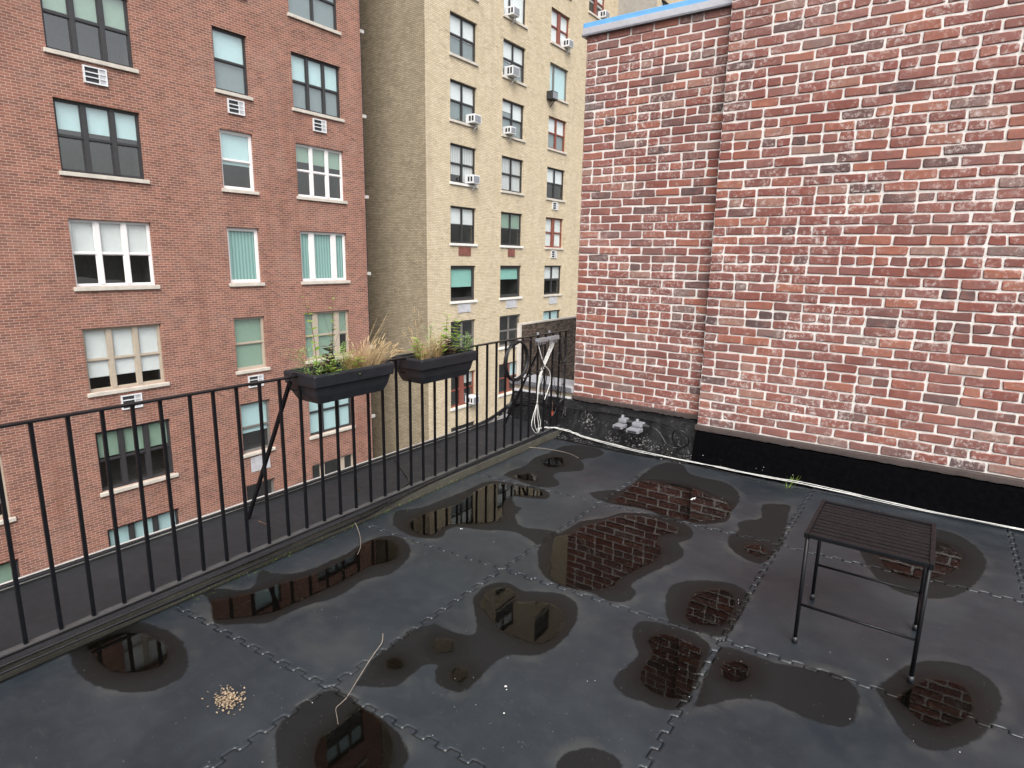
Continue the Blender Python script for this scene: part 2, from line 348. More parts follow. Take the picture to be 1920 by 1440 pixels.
def window(parent, X, y0, y1, z0, z1, frame='bronze', cols=(1,), sash=True, blind=None, drop=.5, low=None, sill='stone', inset=.10, t=.055, mull=.07, off=.0):
    """frame (one part) with panes, shades and sill as sub-parts"""
    fm = MB(); xb, xa = X-inset-.05, X-inset
    e = .002
    fm.box(xb, xa, y0+e, y0+t, z0+e, z1-e); fm.box(xb, xa, y1-t, y1-e, z0+e, z1-e)
    fm.box(xb+e, xa-e, y0+t, y1-t, z1-t, z1-e); fm.box(xb+e, xa-e, y0+t, y1-t, z0+e, z0+t)
    iw = y1-y0-2*t-mull*(len(cols)-1); tot = sum(cols); y = y0+t; cells = []
    for k, c in enumerate(cols):
        w_ = iw*c/tot; cells.append((y, y+w_))
        if k < len(cols)-1: fm.box(xb-.01, xa+.012, y+w_, y+w_+mull, z0+t, z1-t)
        y += w_+mull
    zm = (z0+z1)/2+off
    win = None; panes = []
    s = .026
    for (a, b) in cells:
        rs = [(z0+t, zm-.02, -.02), (zm+.02, z1-t, 0)] if sash else [(z0+t, z1-t, 0)]
        if sash: fm.box(xb+.004, xa-.006, a, b, zm-.02, zm+.02)
        for (c, d, dx) in rs:
            fm.box(xb+.006+dx, xa-.014+dx, a, a+s, c, d); fm.box(xb+.006+dx, xa-.014+dx, b-s, b, c, d)
            fm.box(xb+.007+dx, xa-.015+dx, a+s, b-s, d-s, d); fm.box(xb+.007+dx, xa-.015+dx, a+s, b-s, c, c+s)
            panes.append((a+s, b-s, c+s, d-s, xb+.018+dx))
    win = fm.build('window', M[frame], parent)
    for a, b, c, d, x in panes:
        MB().add([(x,a,c),(x,b,c),(x,b,d),(x,a,d)], [(0,1,2,3)]).build('pane', M['glass'], win)
    xs = xb-.035
    if blind:
        for k, (a, b) in enumerate(cells):
            dr = drop[k % len(drop)] if isinstance(drop, (list, tuple)) else drop
            zb = z1-t-(z1-z0-2*t)*dr
            MB().box(xs-.012, xs, a-.03, b+.03, zb, z1-.01).build('shade', M[blind], win)
            if low and dr < .98:
                MB().box(xs-.03, xs-.018, a-.03, b+.03, z0+.01, zb-.02).build('shade', M[low], win)
    if sill: MB().box(X-inset-.04, X+.07, y0-.07, y1+.07, z0-.11, z0-.003, 0, .01).build('sill', M[sill], win)
    return win

def louver(parent, X, y0, y1, z0, z1, name='air_vent'):
    mb = MB(); mb.box(X+.004, X+.03, y0, y1, z0, z1)
    v = mb.build(name, M['acdark'], parent)
    f = MB(); t = .035
    f.box(X+.006, X+.06, y0-t, y0, z0-t, z1+t); f.box(X+.006, X+.06, y1, y1+t, z0-t, z1+t); f.box(X+.007, X+.058, y0, y1, z1, z1+t); f.box(X+.007, X+.058, y0, y1, z0-t, z0)
    ym = y0+(y1-y0)*.68; f.box(X+.008, X+.056, ym-.012, ym+.012, z0, z1)
    f.build('frame', M['acwhite'], v)
    for k in range(1, 3):
        z = z0+(z1-z0)*k/3; MB().box(X+.009, X+.054, y0, y1, z-.014, z+.014).build('slat', M['acwhite'], v)
    MB().box(X+.0075, X+.04, ym+.014, y1-.001, z0+.001, z1-.001).build('side_panel', M['ventpatch'], v)
    return v

# --- red brick apartment house across the yard
XR, YRC = -19.4, 17.28
red = tag(empty('apartment_building', (XR, YRC, -24)), 'weathered red brick apartment house with white and dark framed windows', 'building')
def rz(u): return 1.7+19.4*u
RH = [rz(.3515+.1545*k) for k in range(5, 0, -1)]+[rz(.3515), rz(.1985), rz(.0425), rz(-.111), rz(-.265), rz(-.42), rz(-.575), rz(-.73)]
ROW0 = 5                                    # RH[5] is the row with the triple dark-framed window and the vent
cA, cB, cC, cD = (11.36, 12.51), (14.16, 16.27), (6.9, 9.0), (3.6, 4.75)
def mkpar(o, parent): o.parent = parent; return o
def P(o):                                   # world-built meshes under an Empty that stands elsewhere
    return o
red.location = (0, 0, 0)
ops = []; specs = []
SA = {4: dict(frame='bronze', blind='blind_c', drop=.5, low='blind_s'), 5: dict(frame='bronze', blind='blind_c', drop=.5, low='blind_s'), 6: dict(frame='whiteframe', blind='blind_c', drop=.58, t=.075), 7: dict(frame='whiteframe', blind='curtain_t', drop=1., sash=False, t=.085),
      8: dict(frame='tan', blind='blind_g', drop=1., t=.06), 9: dict(frame='greyframe', blind='blind_c', drop=.62), 10: dict(frame='greyframe', blind=None)}
SB = {4: dict(frame='bronze', cols=(1, 1), blind='blind_s', drop=1.), 5: dict(frame='bronze', cols=(1, 1, 1), blind='blind_c', drop=.52, low='blind_s', mull=.10), 6: dict(frame='whiteframe', cols=(1, 1, 1), blind='blind_g', drop=(.32, .34, .36), mull=.11, t=.06),
      7: dict(frame='whiteframe', cols=(1, 2.1, 1), sash=False, blind='curtain_t', drop=1., mull=.2, t=.07), 8: dict(frame='tan', cols=(1, 2.1, 1), blind='blind_g', drop=(1., 1., .55), mull=.2, t=.06),
      9: dict(frame='bronze', cols=(1, 1.2, 1), blind='blind_c', drop=1., mull=.1), 10: dict(frame='tan', cols=(1, 2, 1), sash=False, blind=None, mull=.18)}
alt = [dict(frame='whiteframe', blind='blind_w', drop=.5), dict(frame='bronze', blind='blind_c', drop=.4), dict(frame='bronze', blind='blind_g', drop=.45), dict(frame='tan', blind='blind_w', drop=.8)]
for r, hd in enumerate(RH):
    for nm, (a, b), tab, cols in (('A', cA, SA, (1,)), ('B', cB, SB, (1, 1, 1)), ('C', cC, {}, (1, 1, 1)), ('D', cD, {}, (1,))):
        sp = dict(tab.get(r, alt[(r*3+ord(nm)) % 4])); sp.setdefault('cols', cols)
        if nm == 'C' and len(sp['cols']) == 3: sp.setdefault('mull', .12)
        ops.append((a, b, hd-1.82, hd)); specs.append(sp)
wallr = facade_x('wall', XR, -25, YRC, -24, 23, ops, M['red'], red)
MB().add([(XR,YRC,-24),(-60,YRC,-24),(-60,YRC,23),(XR,YRC,23)], [(0,1,2,3)]).add([(XR,-25,23),(XR,YRC,23),(-60,YRC,23),(-60,-25,23)], [(0,1,2,3)]).add([(XR,-25,-24),(-60,-25,-24),(-60,-25,23),(XR,-25,23)], [(3,2,1,0)]).build('side_wall', M['red'], red)
for o_, sp in zip(ops, specs): window(red, XR, *o_, **sp)
louver(red, XR, 11.72, 12.22, RH[5]-2.42, RH[5]-2.06); louver(red, XR, 14.96, 15.46, RH[5]-2.42, RH[5]-2.06)
louver(red, XR, 11.75, 12.25, RH[8]-2.42, RH[8]-2.08); louver(red, XR, 7.7, 8.2, RH[5]-2.42, RH[5]-2.06); louver(red, XR, 7.7, 8.2, RH[8]-2.42, RH[8]-2.06)
MB().box(XR+.004, XR+.02, 11.6, 12.35, RH[9]-2.55, RH[9]-2.0).build('vent_patch', M['ventpatch'], red)
# downpipe on the corner with brackets
pp = MB().tube([(XR-.10, YRC+.07, -24), (XR-.10, YRC+.07, 23)], .05, 8).build('downpipe', M['acdark'], red)
for k in range(-6, 8): MB().box(XR-.12, XR+.05, YRC+.001, YRC+.16, k*3.02+.9, k*3.02+1.02).build('pipe_clamp', M['flashing'], pp)

# --- buff brick apartment tower
XB, YB0, YB1 = -18.15, 19.51, 36.3
KB = .86
buff = tag(empty('apartment_building'), 'tall buff brick apartment block with three columns of windows and air conditioners', 'building')
def bz(u): return 1.7+18.15*u
BU = {-4: 1.258, -3: 1.116, -2: .974, -1: .832, 0: .690, 1: .548, 2: .4053, 3: .2645, 4: .121, 5: -.0215, 6: -.16, 7: -.2965, 8: -.437, 9: -.578, 10: -.72}
C1, C2, C3, C4 = (21.04, 22.84), (24.80, 26.66), (28.92, 30.79), (32.8, 34.75)
WH = 1.60
two = dict(cols=(1, 1), mull=.06)
SP = {(1, 1): dict(two, blind='blind_w', drop=.55, low='blind_s'), (2, 1): dict(two, blind='blind_w', drop=.5, low='blind_s'), (3, 1): dict(two, blind='curtain_w', drop=(.8, 1.), sill='whitesill'), (4, 1): dict(two, blind='blind_w', drop=.5, sill='whitesill'),
      (5, 1): dict(sash=False, blind='blind_t', drop=.63, t=.13, sill='whitesill'), (6, 1): dict(two, frame='greyframe', sill='whitesill'), (7, 1): dict(frame='redwood', cols=(1, 1), mull=.28, blind='curtain_w', drop=(.0, .35), sill='whitesill'), (8, 1): dict(two, sill='whitesill'),
      (0, 2): dict(sash=False, cols=(1, 2.2), mull=.05, blind='blind_w', drop=1.), (1, 2): dict(two, blind='blind_w', drop=.55, low='blind_s'), (2, 2): dict(two, blind='blind_w', drop=(.3, .5), low='blind_s'), (3, 2): dict(two, blind='curtain_w', drop=1.), (4, 2): dict(two, blind='blind_g', drop=.5, sill='whitesill'),
      (5, 2): dict(sash=False, blind='blind_t', drop=.42, t=.13, sill='whitesill'), (6, 2): dict(two, frame='greyframe', mull=.05, sill='whitesill'), (7, 2): dict(frame='redwood', cols=(1, 1), mull=.28, blind='blind_c', drop=(.0, .5), sill='whitesill'),
      (0, 3): dict(frame='redwood', cols=(1, 1), mull=.25, blind='blind_w', drop=1.), (1, 3): dict(frame='greyframe', sash=False, cols=(1, 2.6), mull=.06, blind='blind_c', drop=1., t=.05), (2, 3): dict(frame='redwood', cols=(1, 1), mull=.1, blind='blind_w', drop=.5, low='blind_s'), (3, 3): dict(two, blind='blind_w', drop=.5),
      (4, 3): dict(frame='redwood', cols=(1, 1), mull=.25, blind='blind_w', drop=1.), (5, 3): dict(two, blind='blind_w', drop=.45), (6, 3): dict(two, blind='blind_c', drop=.7)}
balt = [dict(two, blind='blind_w', drop=.5), dict(two, blind='blind_w', drop=.8), dict(two), dict(frame='redwood', cols=(1, 1), mull=.25, blind='blind_w', drop=.6)]
ops = []; specs = []
for r, u in BU.items():
    for c, (a, b) in ((1, C1), (2, C2), (3, C3), (4, C4)):
        sp = dict(SP.get((r, c), balt[(r*5+c*3) % 4])); ops.append((a, b, bz(u)-WH, bz(u))); specs.append(sp)
facade_x('wall', XB, YB0, YB1+4, -24, 27, ops, M['beige'], buff)
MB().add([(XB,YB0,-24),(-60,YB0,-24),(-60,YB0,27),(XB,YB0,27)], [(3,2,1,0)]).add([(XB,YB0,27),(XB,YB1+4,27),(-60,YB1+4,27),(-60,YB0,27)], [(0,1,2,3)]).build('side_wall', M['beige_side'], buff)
for o_, sp in zip(ops, specs): window(buff, XB, *o_, **sp)
def patch(c, r, w0, w1, mat, nm):
    a, b = (C1, C2, C3)[c-1]; z = bz(BU[r])-WH
    MB().box(XB+.004, XB+.03, a+(b-a)*w0, a+(b-a)*w1, z-.54, z-.15).build(nm, M[mat], buff)
patch(1, 4, .3, .78, 'ventred', 'vent_panel'); patch(2, 4, .33, .65, 'ventred', 'vent_panel'); patch(1, 5, .28, .78, 'ventpatch', 'vent_panel'); patch(2, 5, .27, .77, 'ventpatch', 'vent_panel'); patch(3, 5, .3, .75, 'ventpatch', 'vent_panel')
for r in (3, 4): louver(buff, XB, 29.55, 30.05, bz(BU[r])-2.13, bz(BU[r])-1.8)

# --- wing beyond it
wing = tag(empty('apartment_building'), 'grey side wall and buff front of the wing rising behind the blue-edged coping', 'building')
XW = -15.7
wo_ = []
for z in range(-3, 27, 3):
    for a in (37.05, 39.2, 42.6): wo_.append((a, a+1.35, z+.1, z+1.75))
facade_x('wall', XW, YB1+.1, 56, -24, 30, wo_, M['beige'], wing)
MB().add([(XW,YB1+.1,-24),(-40,YB1+.1,-24),(-40,YB1+.1,30),(XW,YB1+.1,30)], [(3,2,1,0)]).build('side_wall', M['grey_wall'], wing)
for k, o_ in enumerate(wo_): window(wing, XW, *o_, cols=(1, 1), blind=('blind_w', None, 'blind_w')[k % 3], drop=.6)

# --- air conditioners (they rest in the windows: things of their own)
def aircon(c, r, f, label, dark=False, s=1.0, zoff=.0, out=.36):
    a, b = (C1, C2, C3, C4)[c-1]; y = a+(b-a)*f; z = bz(BU[r])-WH+.03+zoff; w_, h_ = .50*s, .37*s; x0, x1 = XB-.14, XB+out
    o = empty('air_conditioner', (0, 0, 0)); tag(o, label, 'air conditioner', 'air conditioners on the buff apartment block')
    MB().box(x0, x1, y-w_/2, y+w_/2, z, z+h_, 0, .02).build('casing', M['acdark' if dark else 'acwhite'], o)
    MB().box(x1+.001, x1+.012, y-w_/2+.05, y+w_/2-.05, z+.05, z+h_-.05, 0, .004).build('grille', M['acgrey'], o)
    for k in range(2):
        xs = x0+.2+k*.16; MB().box(xs, xs+.10, y-w_/2-.006, y-w_/2+.01, z+.08, z+h_-.08).build('louver', M['acdark'], o)
    MB().bar((XB+.01, y+.1, z-.30), (x1-.06, y+.1, z-.003), .035).build('bracket', M['acwhite' if not dark else 'acdark'], o)
aircon(1, 2, .80, 'white window air conditioner, corner window column, three floors above the teal shade')
aircon(1, 3, .76, 'white window air conditioner below white curtains, two floors above the corner teal shade')
aircon(1, 7, .80, 'white air conditioner beside a red-brown mullion, seen below the planter through the railing')
aircon(2, 0, .28, 'white air conditioner before a wide white blind, highest in the middle window column')
aircon(2, 1, .30, 'large white air conditioner with strut, middle window column, four floors above its teal shade', s=1.15)
aircon(2, 2, .22, 'small white air conditioner, middle window column, three floors above its teal shade', s=.9)
aircon(3, 0, .78, 'white air conditioner in the upper red-brown framed window near the brick wall')
aircon(3, 1, .0, 'dark through-wall air conditioner at the corner of the wide pale window', dark=True, zoff=-.30, s=1.1)
aircon(4, 1, .10, 'dark air conditioner peeping out beside the edge of the red brick wall', dark=True, zoff=-.6)
aircon(4, -1, .80, 'white air conditioner in the window just above the end of the blue-edged coping')

# ------------------------------------------------------------------ the old brick wall
YW, CP = 5.266, .0711
def brick_mesh(L, h, seed):
    rs = np.random.RandomState(seed); c = .0065
    base = [(-L/2+c, -h/2), (0, -h/2), (L/2-c, -h/2), (L/2, -h/2+c), (L/2, h/2-c), (L/2-c, h/2), (0, h/2), (-L/2+c, h/2), (-L/2, h/2-c), (-L/2, -h/2+c)]
    j = rs.uniform(-.0038, .0038, (10, 2)); base = [(x+a, z+b) for (x, z), (a, b) in zip(base, j)]
    V = [(x*(1-.005/(L/2)), rs.uniform(-.0015, .0015), z*(1-.005/(h/2))) for x, z in base]+[(x, .006, z) for x, z in base]+[(x*1.01, .03, z*1.01) for x, z in base]
    n = 10; F = [tuple(range(n))]
    for a in (0, n): F += [(a+i, a+n+i, a+n+(i+1) % n, a+(i+1) % n) for i in range(n)]
    me = bpy.data.meshes.new('brick'); me.from_pydata(V, [], F); me.materials.append(M['brick']); me.update(); return me
STR = [brick_mesh(.1995, .0580, k) for k in range(10)]; HDR = [brick_mesh(.0935, .0580, 50+k) for k in range(6)]
def courses(x0, x1, ztop, n, pitch, headers, seed, mixed=False):
    rs = random.Random(seed); out = []
    for i in range(n):
        zc = ztop-(i+.5)*pitch; hd = i in headers; L = .1068 if hd else .2135
        x = x0+(0 if (i % 2 == 0) else (.053 if hd else .1068)); segs = []
        if x > x0+.02: segs.append((x0, x))
        e = 0.                              # joints keep the bond, each a little off
        while x < x1-.02:
            l_ = L*2 if (mixed and hd and rs.random() < .18) else L; e2 = rs.uniform(-.006, .006)
            if not hd and rs.random() < .035: segs.append((x+e, x+L/2)); segs.append((x+L/2, min(x+l_+e2, x1)))
            else: segs.append((x+e, min(x+l_+e2, x1)))
            x += l_; e = e2
        for a, b in segs:
            if b-a > .03: out.append(((a+b)/2, zc+rs.uniform(-.0025, .0025), b-a, hd))
    return out
def lay(parent, bl, yf, keep, pitch):
    rs = random.Random(3); rest = MB(); n = 0
    vis = sorted(bl, key=lambda q: keep(q))
    for q in vis:
        xc, zc, wd, hd = q; short = wd < .15; src = rs.choice(HDR if short else STR); full = .1068 if short else .2135
        sx = (wd-.012)/(full-.012); sz = pitch/CP; loc = Vector((xc, yf+rs.uniform(-.003, .003), zc)); rot = rs.uniform(-.012, .012)
        if n < 300:
            o = bpy.data.objects.new('brick', src); o.parent = parent; o.location = loc; o.scale = (sx, 1, sz); o.rotation_euler = (0, rot, 0); COL.objects.link(o); n += 1
        else:
            rest.add([(v.co.x*sx+loc.x, v.co.y+loc.y, v.co.z*sz+loc.z) for v in src.vertices], [tuple(p.vertices) for p in src.polygons])
    if rest.v:
        o = rest.build('bricks', M['brick'], parent); o['kind'] = 'stuff'
wall = tag(empty('brick_wall'), 'old red brick wall with white lime joints under a blue-edged metal coping', 'wall')
XL, XJ, ZT = -2.925, -1.622, 3.665
MB().box(XL+.006, XJ-.001, YW+.008, YW+.30, .30, ZT).build('mortar_bed', M['mortar'], wall)
bl = courses(XL, XJ+.09, ZT, 47, CP, {4, 10, 16, 28, 34, 40}, 1)
lay(wall, bl, YW, lambda q: 0 if q[0] < XJ else 1, CP)
# returning end face of the wall, bricks seen from the side
MB().box(XL-.001, XL+.02, YW+.012, YW+.29, .36, ZT-.01).build('end_bricks', M['red'], wall)
MB().box(XL-.03, XJ-.002, YW-.03, YW+.34, ZT+.004, ZT+.058, 0, .004).build('coping', M['galv'], wall)
MB().box(XL-.034, XJ-.002, YW-.012, YW+.345, ZT+.060, ZT+.105, 0, .006).build('blue_membrane', M['blue'], wall)
MB().box(XL-.036, XJ-.003, YW-.034, YW+.3, ZT-.010, ZT+.002).build('drip_edge', M['galvdark'], wall)
MB().box(XL, XJ-.002, YW-.028, YW+.02, .318, .357, 0, .006).build('base_trim', M['trim'], wall)
pier = tag(empty('brick_wall'), 'higher projecting section of red brick wall rising past the end of the coping', 'wall')
YP, XP1, PP = YW-.10, 2.2, .0729; NP = 80; ZP = .30+NP*PP
MB().box(XJ+.006, XP1, YP+.008, YP+.5, .2, ZP).build('mortar_bed', M['mortar'], pier)
hset = set()
for z in (.839, 1.281, 1.694, 2.137, 2.573, 3.023, 3.465, 3.9, 4.35, 4.8): hset.add(int((ZP-z)/PP))
bl = courses(XJ, XP1, ZP, NP, PP, hset, 2, True)
lay(pier, bl, YP, lambda q: (0 if (q[1] < 3.8 and q[0] < .6) else 1, q[0]), PP)
MB().box(XJ-.004, XP1, YP-.035, YP+.02, .255, .297, 0, .006).build('base_trim', M['trim'], pier)

# tarred upstand at the foot of the walls
def extrude_x(prof, x0, x1, n=60, jit=.006):
    mb = MB(); k = len(prof)
    for i in range(n+1):
        x = x0+(x1-x0)*i/n
        for (y, z) in prof: mb.v.append((x, y+NR.uniform(-jit, jit), z+NR.uniform(-jit, jit)*(z > .01)))
    for i in range(n):
        for j in range(k-1): mb.f.append((i*k+j, (i+1)*k+j, (i+1)*k+j+1, i*k+j+1)); mb.mi.append(0)
    return mb
o = extrude_x([(5.30, .31), (5.215, .303), (5.18, .27), (5.13, .13), (5.07, .04), (4.99, .006), (4.90, -.004)], -3.62, -1.60, 70).build('tarred_upstand', M['tar'], None, True)
tag(o, 'rough black tar upstand flecked with white along the wall foot', 'roof upstand')
o = extrude_x([(5.20, .243), (5.115, .240), (5.10, .225), (5.055, .06), (5.03, .01), (4.96, -.006)], -1.605, 2.2, 90, .003).build('tarred_upstand', M['freshtar'], None, True)
tag(o, 'smooth fresh black tar upstand below the projecting brick section', 'roof upstand')

# parapet with metal coping left of the wall
par = tag(empty('parapet'), 'low tarred parapet with grey metal coping beside the brick wall end', 'parapet')
MB().box(-3.655, XL-.002, YW+.02, 5.55, .0, .372).build('wall', M['stucco'], par)
MB().box(-3.662, XL-.002, YW-.004, YW+.019, .275, .325, 0, .006).build('sealant', M['sealant'], par)
MB().box(-3.69, XL-.003, YW-.015, 5.60, .374, .432, 0, .004).build('coping', M['galv'], par)
MB().box(-3.695, XL-.012, YW-.022, YW-.014, .385, .425).build('coping_lip', M['galvdark'], par)
MB().box(-3.668, -3.656, YW+.02, 5.55, .0, .30).build('tar_coat', M['freshtar'], par)
ply = tag(empty('plywood_screen'), 'brown stained plywood screen standing behind the low parapet', 'screen')
MB().box(-3.82, -3.80, 5.61, 9.2, .02, .965).build('board', M['plywood'], ply)
MB().box(-3.83, -3.79, 5.61, 9.2, .967, .985).build('cap_strip', M['stone'], ply); MB().box(-3.835, -3.797, 5.575, 5.608, .02, .985).build('edge_batten', M['stone'], ply)

# ------------------------------------------------------------------ puddles (outlines on the mats)
def A_(l): return [(420+x/2.4, 840+y/2.4) for x, y in l]
def B_(l): return [(900+x/2.25, 800+y/2.25) for x, y in l]
def ell(x, y, a, b, n=14, j=.12): return [(x+a*math.cos(t)*(1+random.uniform(-j, j)), y+b*math.sin(t)*(1+random.uniform(-j, j))) for t in [2*math.pi*k/n for k in range(n)]]
DAMP = [
 A_([(-120,640),(-60,700),(-40,790),(100,790),(200,785),(280,745),(380,705),(480,680),(560,640),(640,590),(740,570),(800,530),(840,480),(835,440),(800,405),(740,395),(680,405),(620,430),(560,470),(480,505),(400,540),(330,560),(260,565),(200,555),(170,545),(150,570),(135,615),(90,640),(0,632)]),
 [(737,985),(742,960),(790,952),(835,935),(880,917),(905,905),(927,901),(962,907),(998,912),(1024,920),(1031,929),(1020,936),(980,933),(962,931),(967,947),(978,953),(967,967),(973,982),(987,989),(1038,995),(1042,1004),(1011,1022),(996,1013),(967,998),(936,994),(900,994),(858,988),(837,996),(830,1007),(807,1010),(778,1007),(753,997)],
 B_([(95,205),(130,185),(190,165),(230,130),(290,110),(340,85),(400,78),(470,82),(515,100),(520,115),(490,130),(430,140),(440,165),(430,185),(390,190),(330,195),(310,210),(335,235),(325,252),(280,258),(220,250),(140,220)]),
 B_([(525,320),(560,290),(600,265),(650,235),(700,190),(770,155),(820,152),(860,165),(880,195),(940,215),(1020,230),(1070,255),(1095,290),(1090,325),(1060,360),(1050,395),(1000,410),(930,413),(870,400),(790,385),(700,350),(620,335),(560,325)]),
 B_([(455,280),(520,270),(590,270),(570,310),(500,310)]),
 B_([(245,510),(300,465),(370,430),(420,400),(480,390),(540,380),(600,362),(700,365),(800,385),(870,410),(900,445),(885,475),(840,490),(860,520),(850,555),(790,585),(720,620),(660,650),(640,670),(658,700),(640,730),(590,742),(530,735),(480,705),(400,690),(330,670),(280,640),(250,600),(243,550)]),
 B_([(1045,480),(1050,460),(1090,440),(1085,410),(1120,395),(1185,385),(1190,330),(1260,325),(1310,335),(1300,380),(1290,440),(1275,500),(1240,540),(1190,578),(1130,565),(1080,535),(1050,505)]),
 B_([(780,770),(790,690),(830,660),(900,648),(980,650),(1060,660),(1120,690),(1140,720),(1110,780),(1080,830),(1050,875),(1000,885),(930,870),(860,850),(800,825)]),
 B_([(640,870),(660,830),(700,820),(760,830),(830,845),(900,870),(960,910),(975,950),(940,1020),(910,1100),(880,1160),(840,1195),(760,1190),(680,1160),(600,1130),(565,1085),(580,1040),(630,1000),(665,960),(650,920)]),
 B_([(900,1180),(980,1175),(1060,1150),(1160,1150),(1250,1170),(1400,1240),(1560,1260),(1600,1130),(1500,1040),(1270,1000),(1150,960),(1030,925),(980,980)]),
 [(816,1169),(857,1186),(889,1188),(891,1157),(887,1123),(899,1107),(913,1096),(940,1091),(962,1096),(980,1107),(1016,1109),(1051,1113),(1073,1124),(1084,1140),(1082,1164),(1069,1187),(1047,1209),(1016,1227),(984,1230),(953,1229),(927,1244),(900,1271),(891,1282),(866,1298),(837,1294),(820,1282),(814,1261),(820,1248),(803,1246),(782,1257),(753,1282),(728,1290),(687,1288),(666,1284),(678,1269),(695,1240),(720,1219),(753,1194),(782,1177)],
 [(516,1386),(522,1361),(541,1340),(566,1319),(595,1302),(620,1294),(653,1302),(670,1319),(703,1340),(737,1365),(753,1382),(766,1415),(757,1440),(735,1475),(640,1500),(560,1480),(520,1440)],
 B_([(315,1450),(330,1400),(380,1365),(460,1352),(530,1365),(580,1400),(600,1450),(560,1520),(380,1520)]),
 [(1600,1010),(1680,985),(1790,1000),(1850,1050),(1810,1110),(1720,1120),(1640,1080)], [(1640,1290),(1720,1240),(1820,1250),(1880,1310),(1830,1390),(1720,1400)], [(120,1190),(220,1160),(330,1190),(350,1260),(260,1300),(150,1270)],
]
POOL = [
 A_([(-60,690),(0,680),(100,660),(180,640),(250,612),(380,578),(440,552),(540,505),(600,465),(640,425),(700,412),(770,425),(785,470),(760,505),(650,535),(560,585),(400,662),(300,705),(200,745),(0,772),(-50,760)]),
 [(762,985),(790,967),(830,955),(860,945),(900,917),(930,907),(960,911),(1000,917),(1019,925),(1009,931),(975,929),(952,934),(943,950),(938,974),(900,982),(860,983),(830,989),(812,1003),(785,1001)],
 B_([(140,210),(190,200),(235,205),(238,228),(180,225)]), B_([(265,140),(340,128),(352,163),(300,172),(268,162)]),
 B_([(560,318),(600,285),(660,240),(720,232),(800,240),(880,255),(960,290),(1040,325),(1060,357),(1020,390),(940,402),(860,396),(780,376),(700,345),(620,330)]),
 B_([(285,610),(305,530),(318,470),(380,455),(440,420),(520,400),(600,378),(720,385),(830,430),(838,447),(770,455),(745,485),(765,520),(745,562),(660,605),(590,645),(560,675),(470,692),(380,678),(325,658)]),
 B_([(1110,510),(1170,498),(1212,530),(1160,547)]),
 B_([(865,800),(895,720),(950,693),(1020,688),(1072,718),(1068,772),(1032,832),(960,838),(895,828)]),
 B_([(705,900),(760,878),(830,893),(910,928),(938,950),(922,1010),(902,1080),(872,1142),(800,1145),(715,1112),(675,1060),(698,1000),(728,960)]),
 B_(ell(1080,1032,66,46)), B_([(8,725),(50,690),(110,684),(150,708),(163,743),(205,742),(270,743),(330,768),(352,812),(332,872),(290,908),(230,917),(150,888),(80,852),(38,802),(10,762)]),
 A_(ell(990,892,52,34)), A_(ell(770,972,42,26)), A_(ell(1060,1020,40,33)),
 [(600,1385),(640,1358),(668,1330),(690,1335),(720,1361),(737,1394),(730,1440),(690,1472),(620,1470),(588,1430)],
 [(1640,1030),(1700,1010),(1780,1022),(1800,1060),(1740,1085),(1670,1070)], [(1680,1310),(1740,1275),(1810,1290),(1820,1340),(1750,1365)], [(160,1210),(240,1185),(310,1210),(300,1250),(210,1260)],
]
def world_poly(l):
    pts = [atz(x, y, 0.) for x, y in l]; pts = smooth_path(pts+[pts[0]], 4)[:-1]
    return np.array([(p.x, p.y) for p in pts])
DW = [world_poly(l) for l in DAMP]; PW = [world_poly(l) for l in POOL]
def sdist(pts, polys, cap=.15):
    best = np.full(len(pts), -cap)
    for pl in polys:
        lo, hi = pl.min(0)-cap, pl.max(0)+cap
        idx = np.where(((pts > lo) & (pts < hi)).all(1))[0]
        if not len(idx): continue
        q = pts[idx]; d2 = np.full(len(q), 1e9); ins = np.zeros(len(q), bool)
        for k in range(len(pl)):
            a = pl[k]; b = pl[(k+1) % len(pl)]; ab = b-a
            t = np.clip(((q-a)@ab)/max(1e-12, ab@ab), 0, 1); d2 = np.minimum(d2, ((q-a-t[:, None]*ab)**2).sum(1))
            cr = (a[1] > q[:, 1]) != (b[1] > q[:, 1])
            with np.errstate(divide='ignore', invalid='ignore'):
                xi = a[0]+(q[:, 1]-a[1])*(b[0]-a[0])/(b[1]-a[1] if b[1] != a[1] else 1e-12)
            ins ^= cr & (q[:, 0] < xi)
        best[idx] = np.maximum(best[idx], np.clip(np.where(ins, 1, -1)*np.sqrt(d2), -cap, cap))
    return best

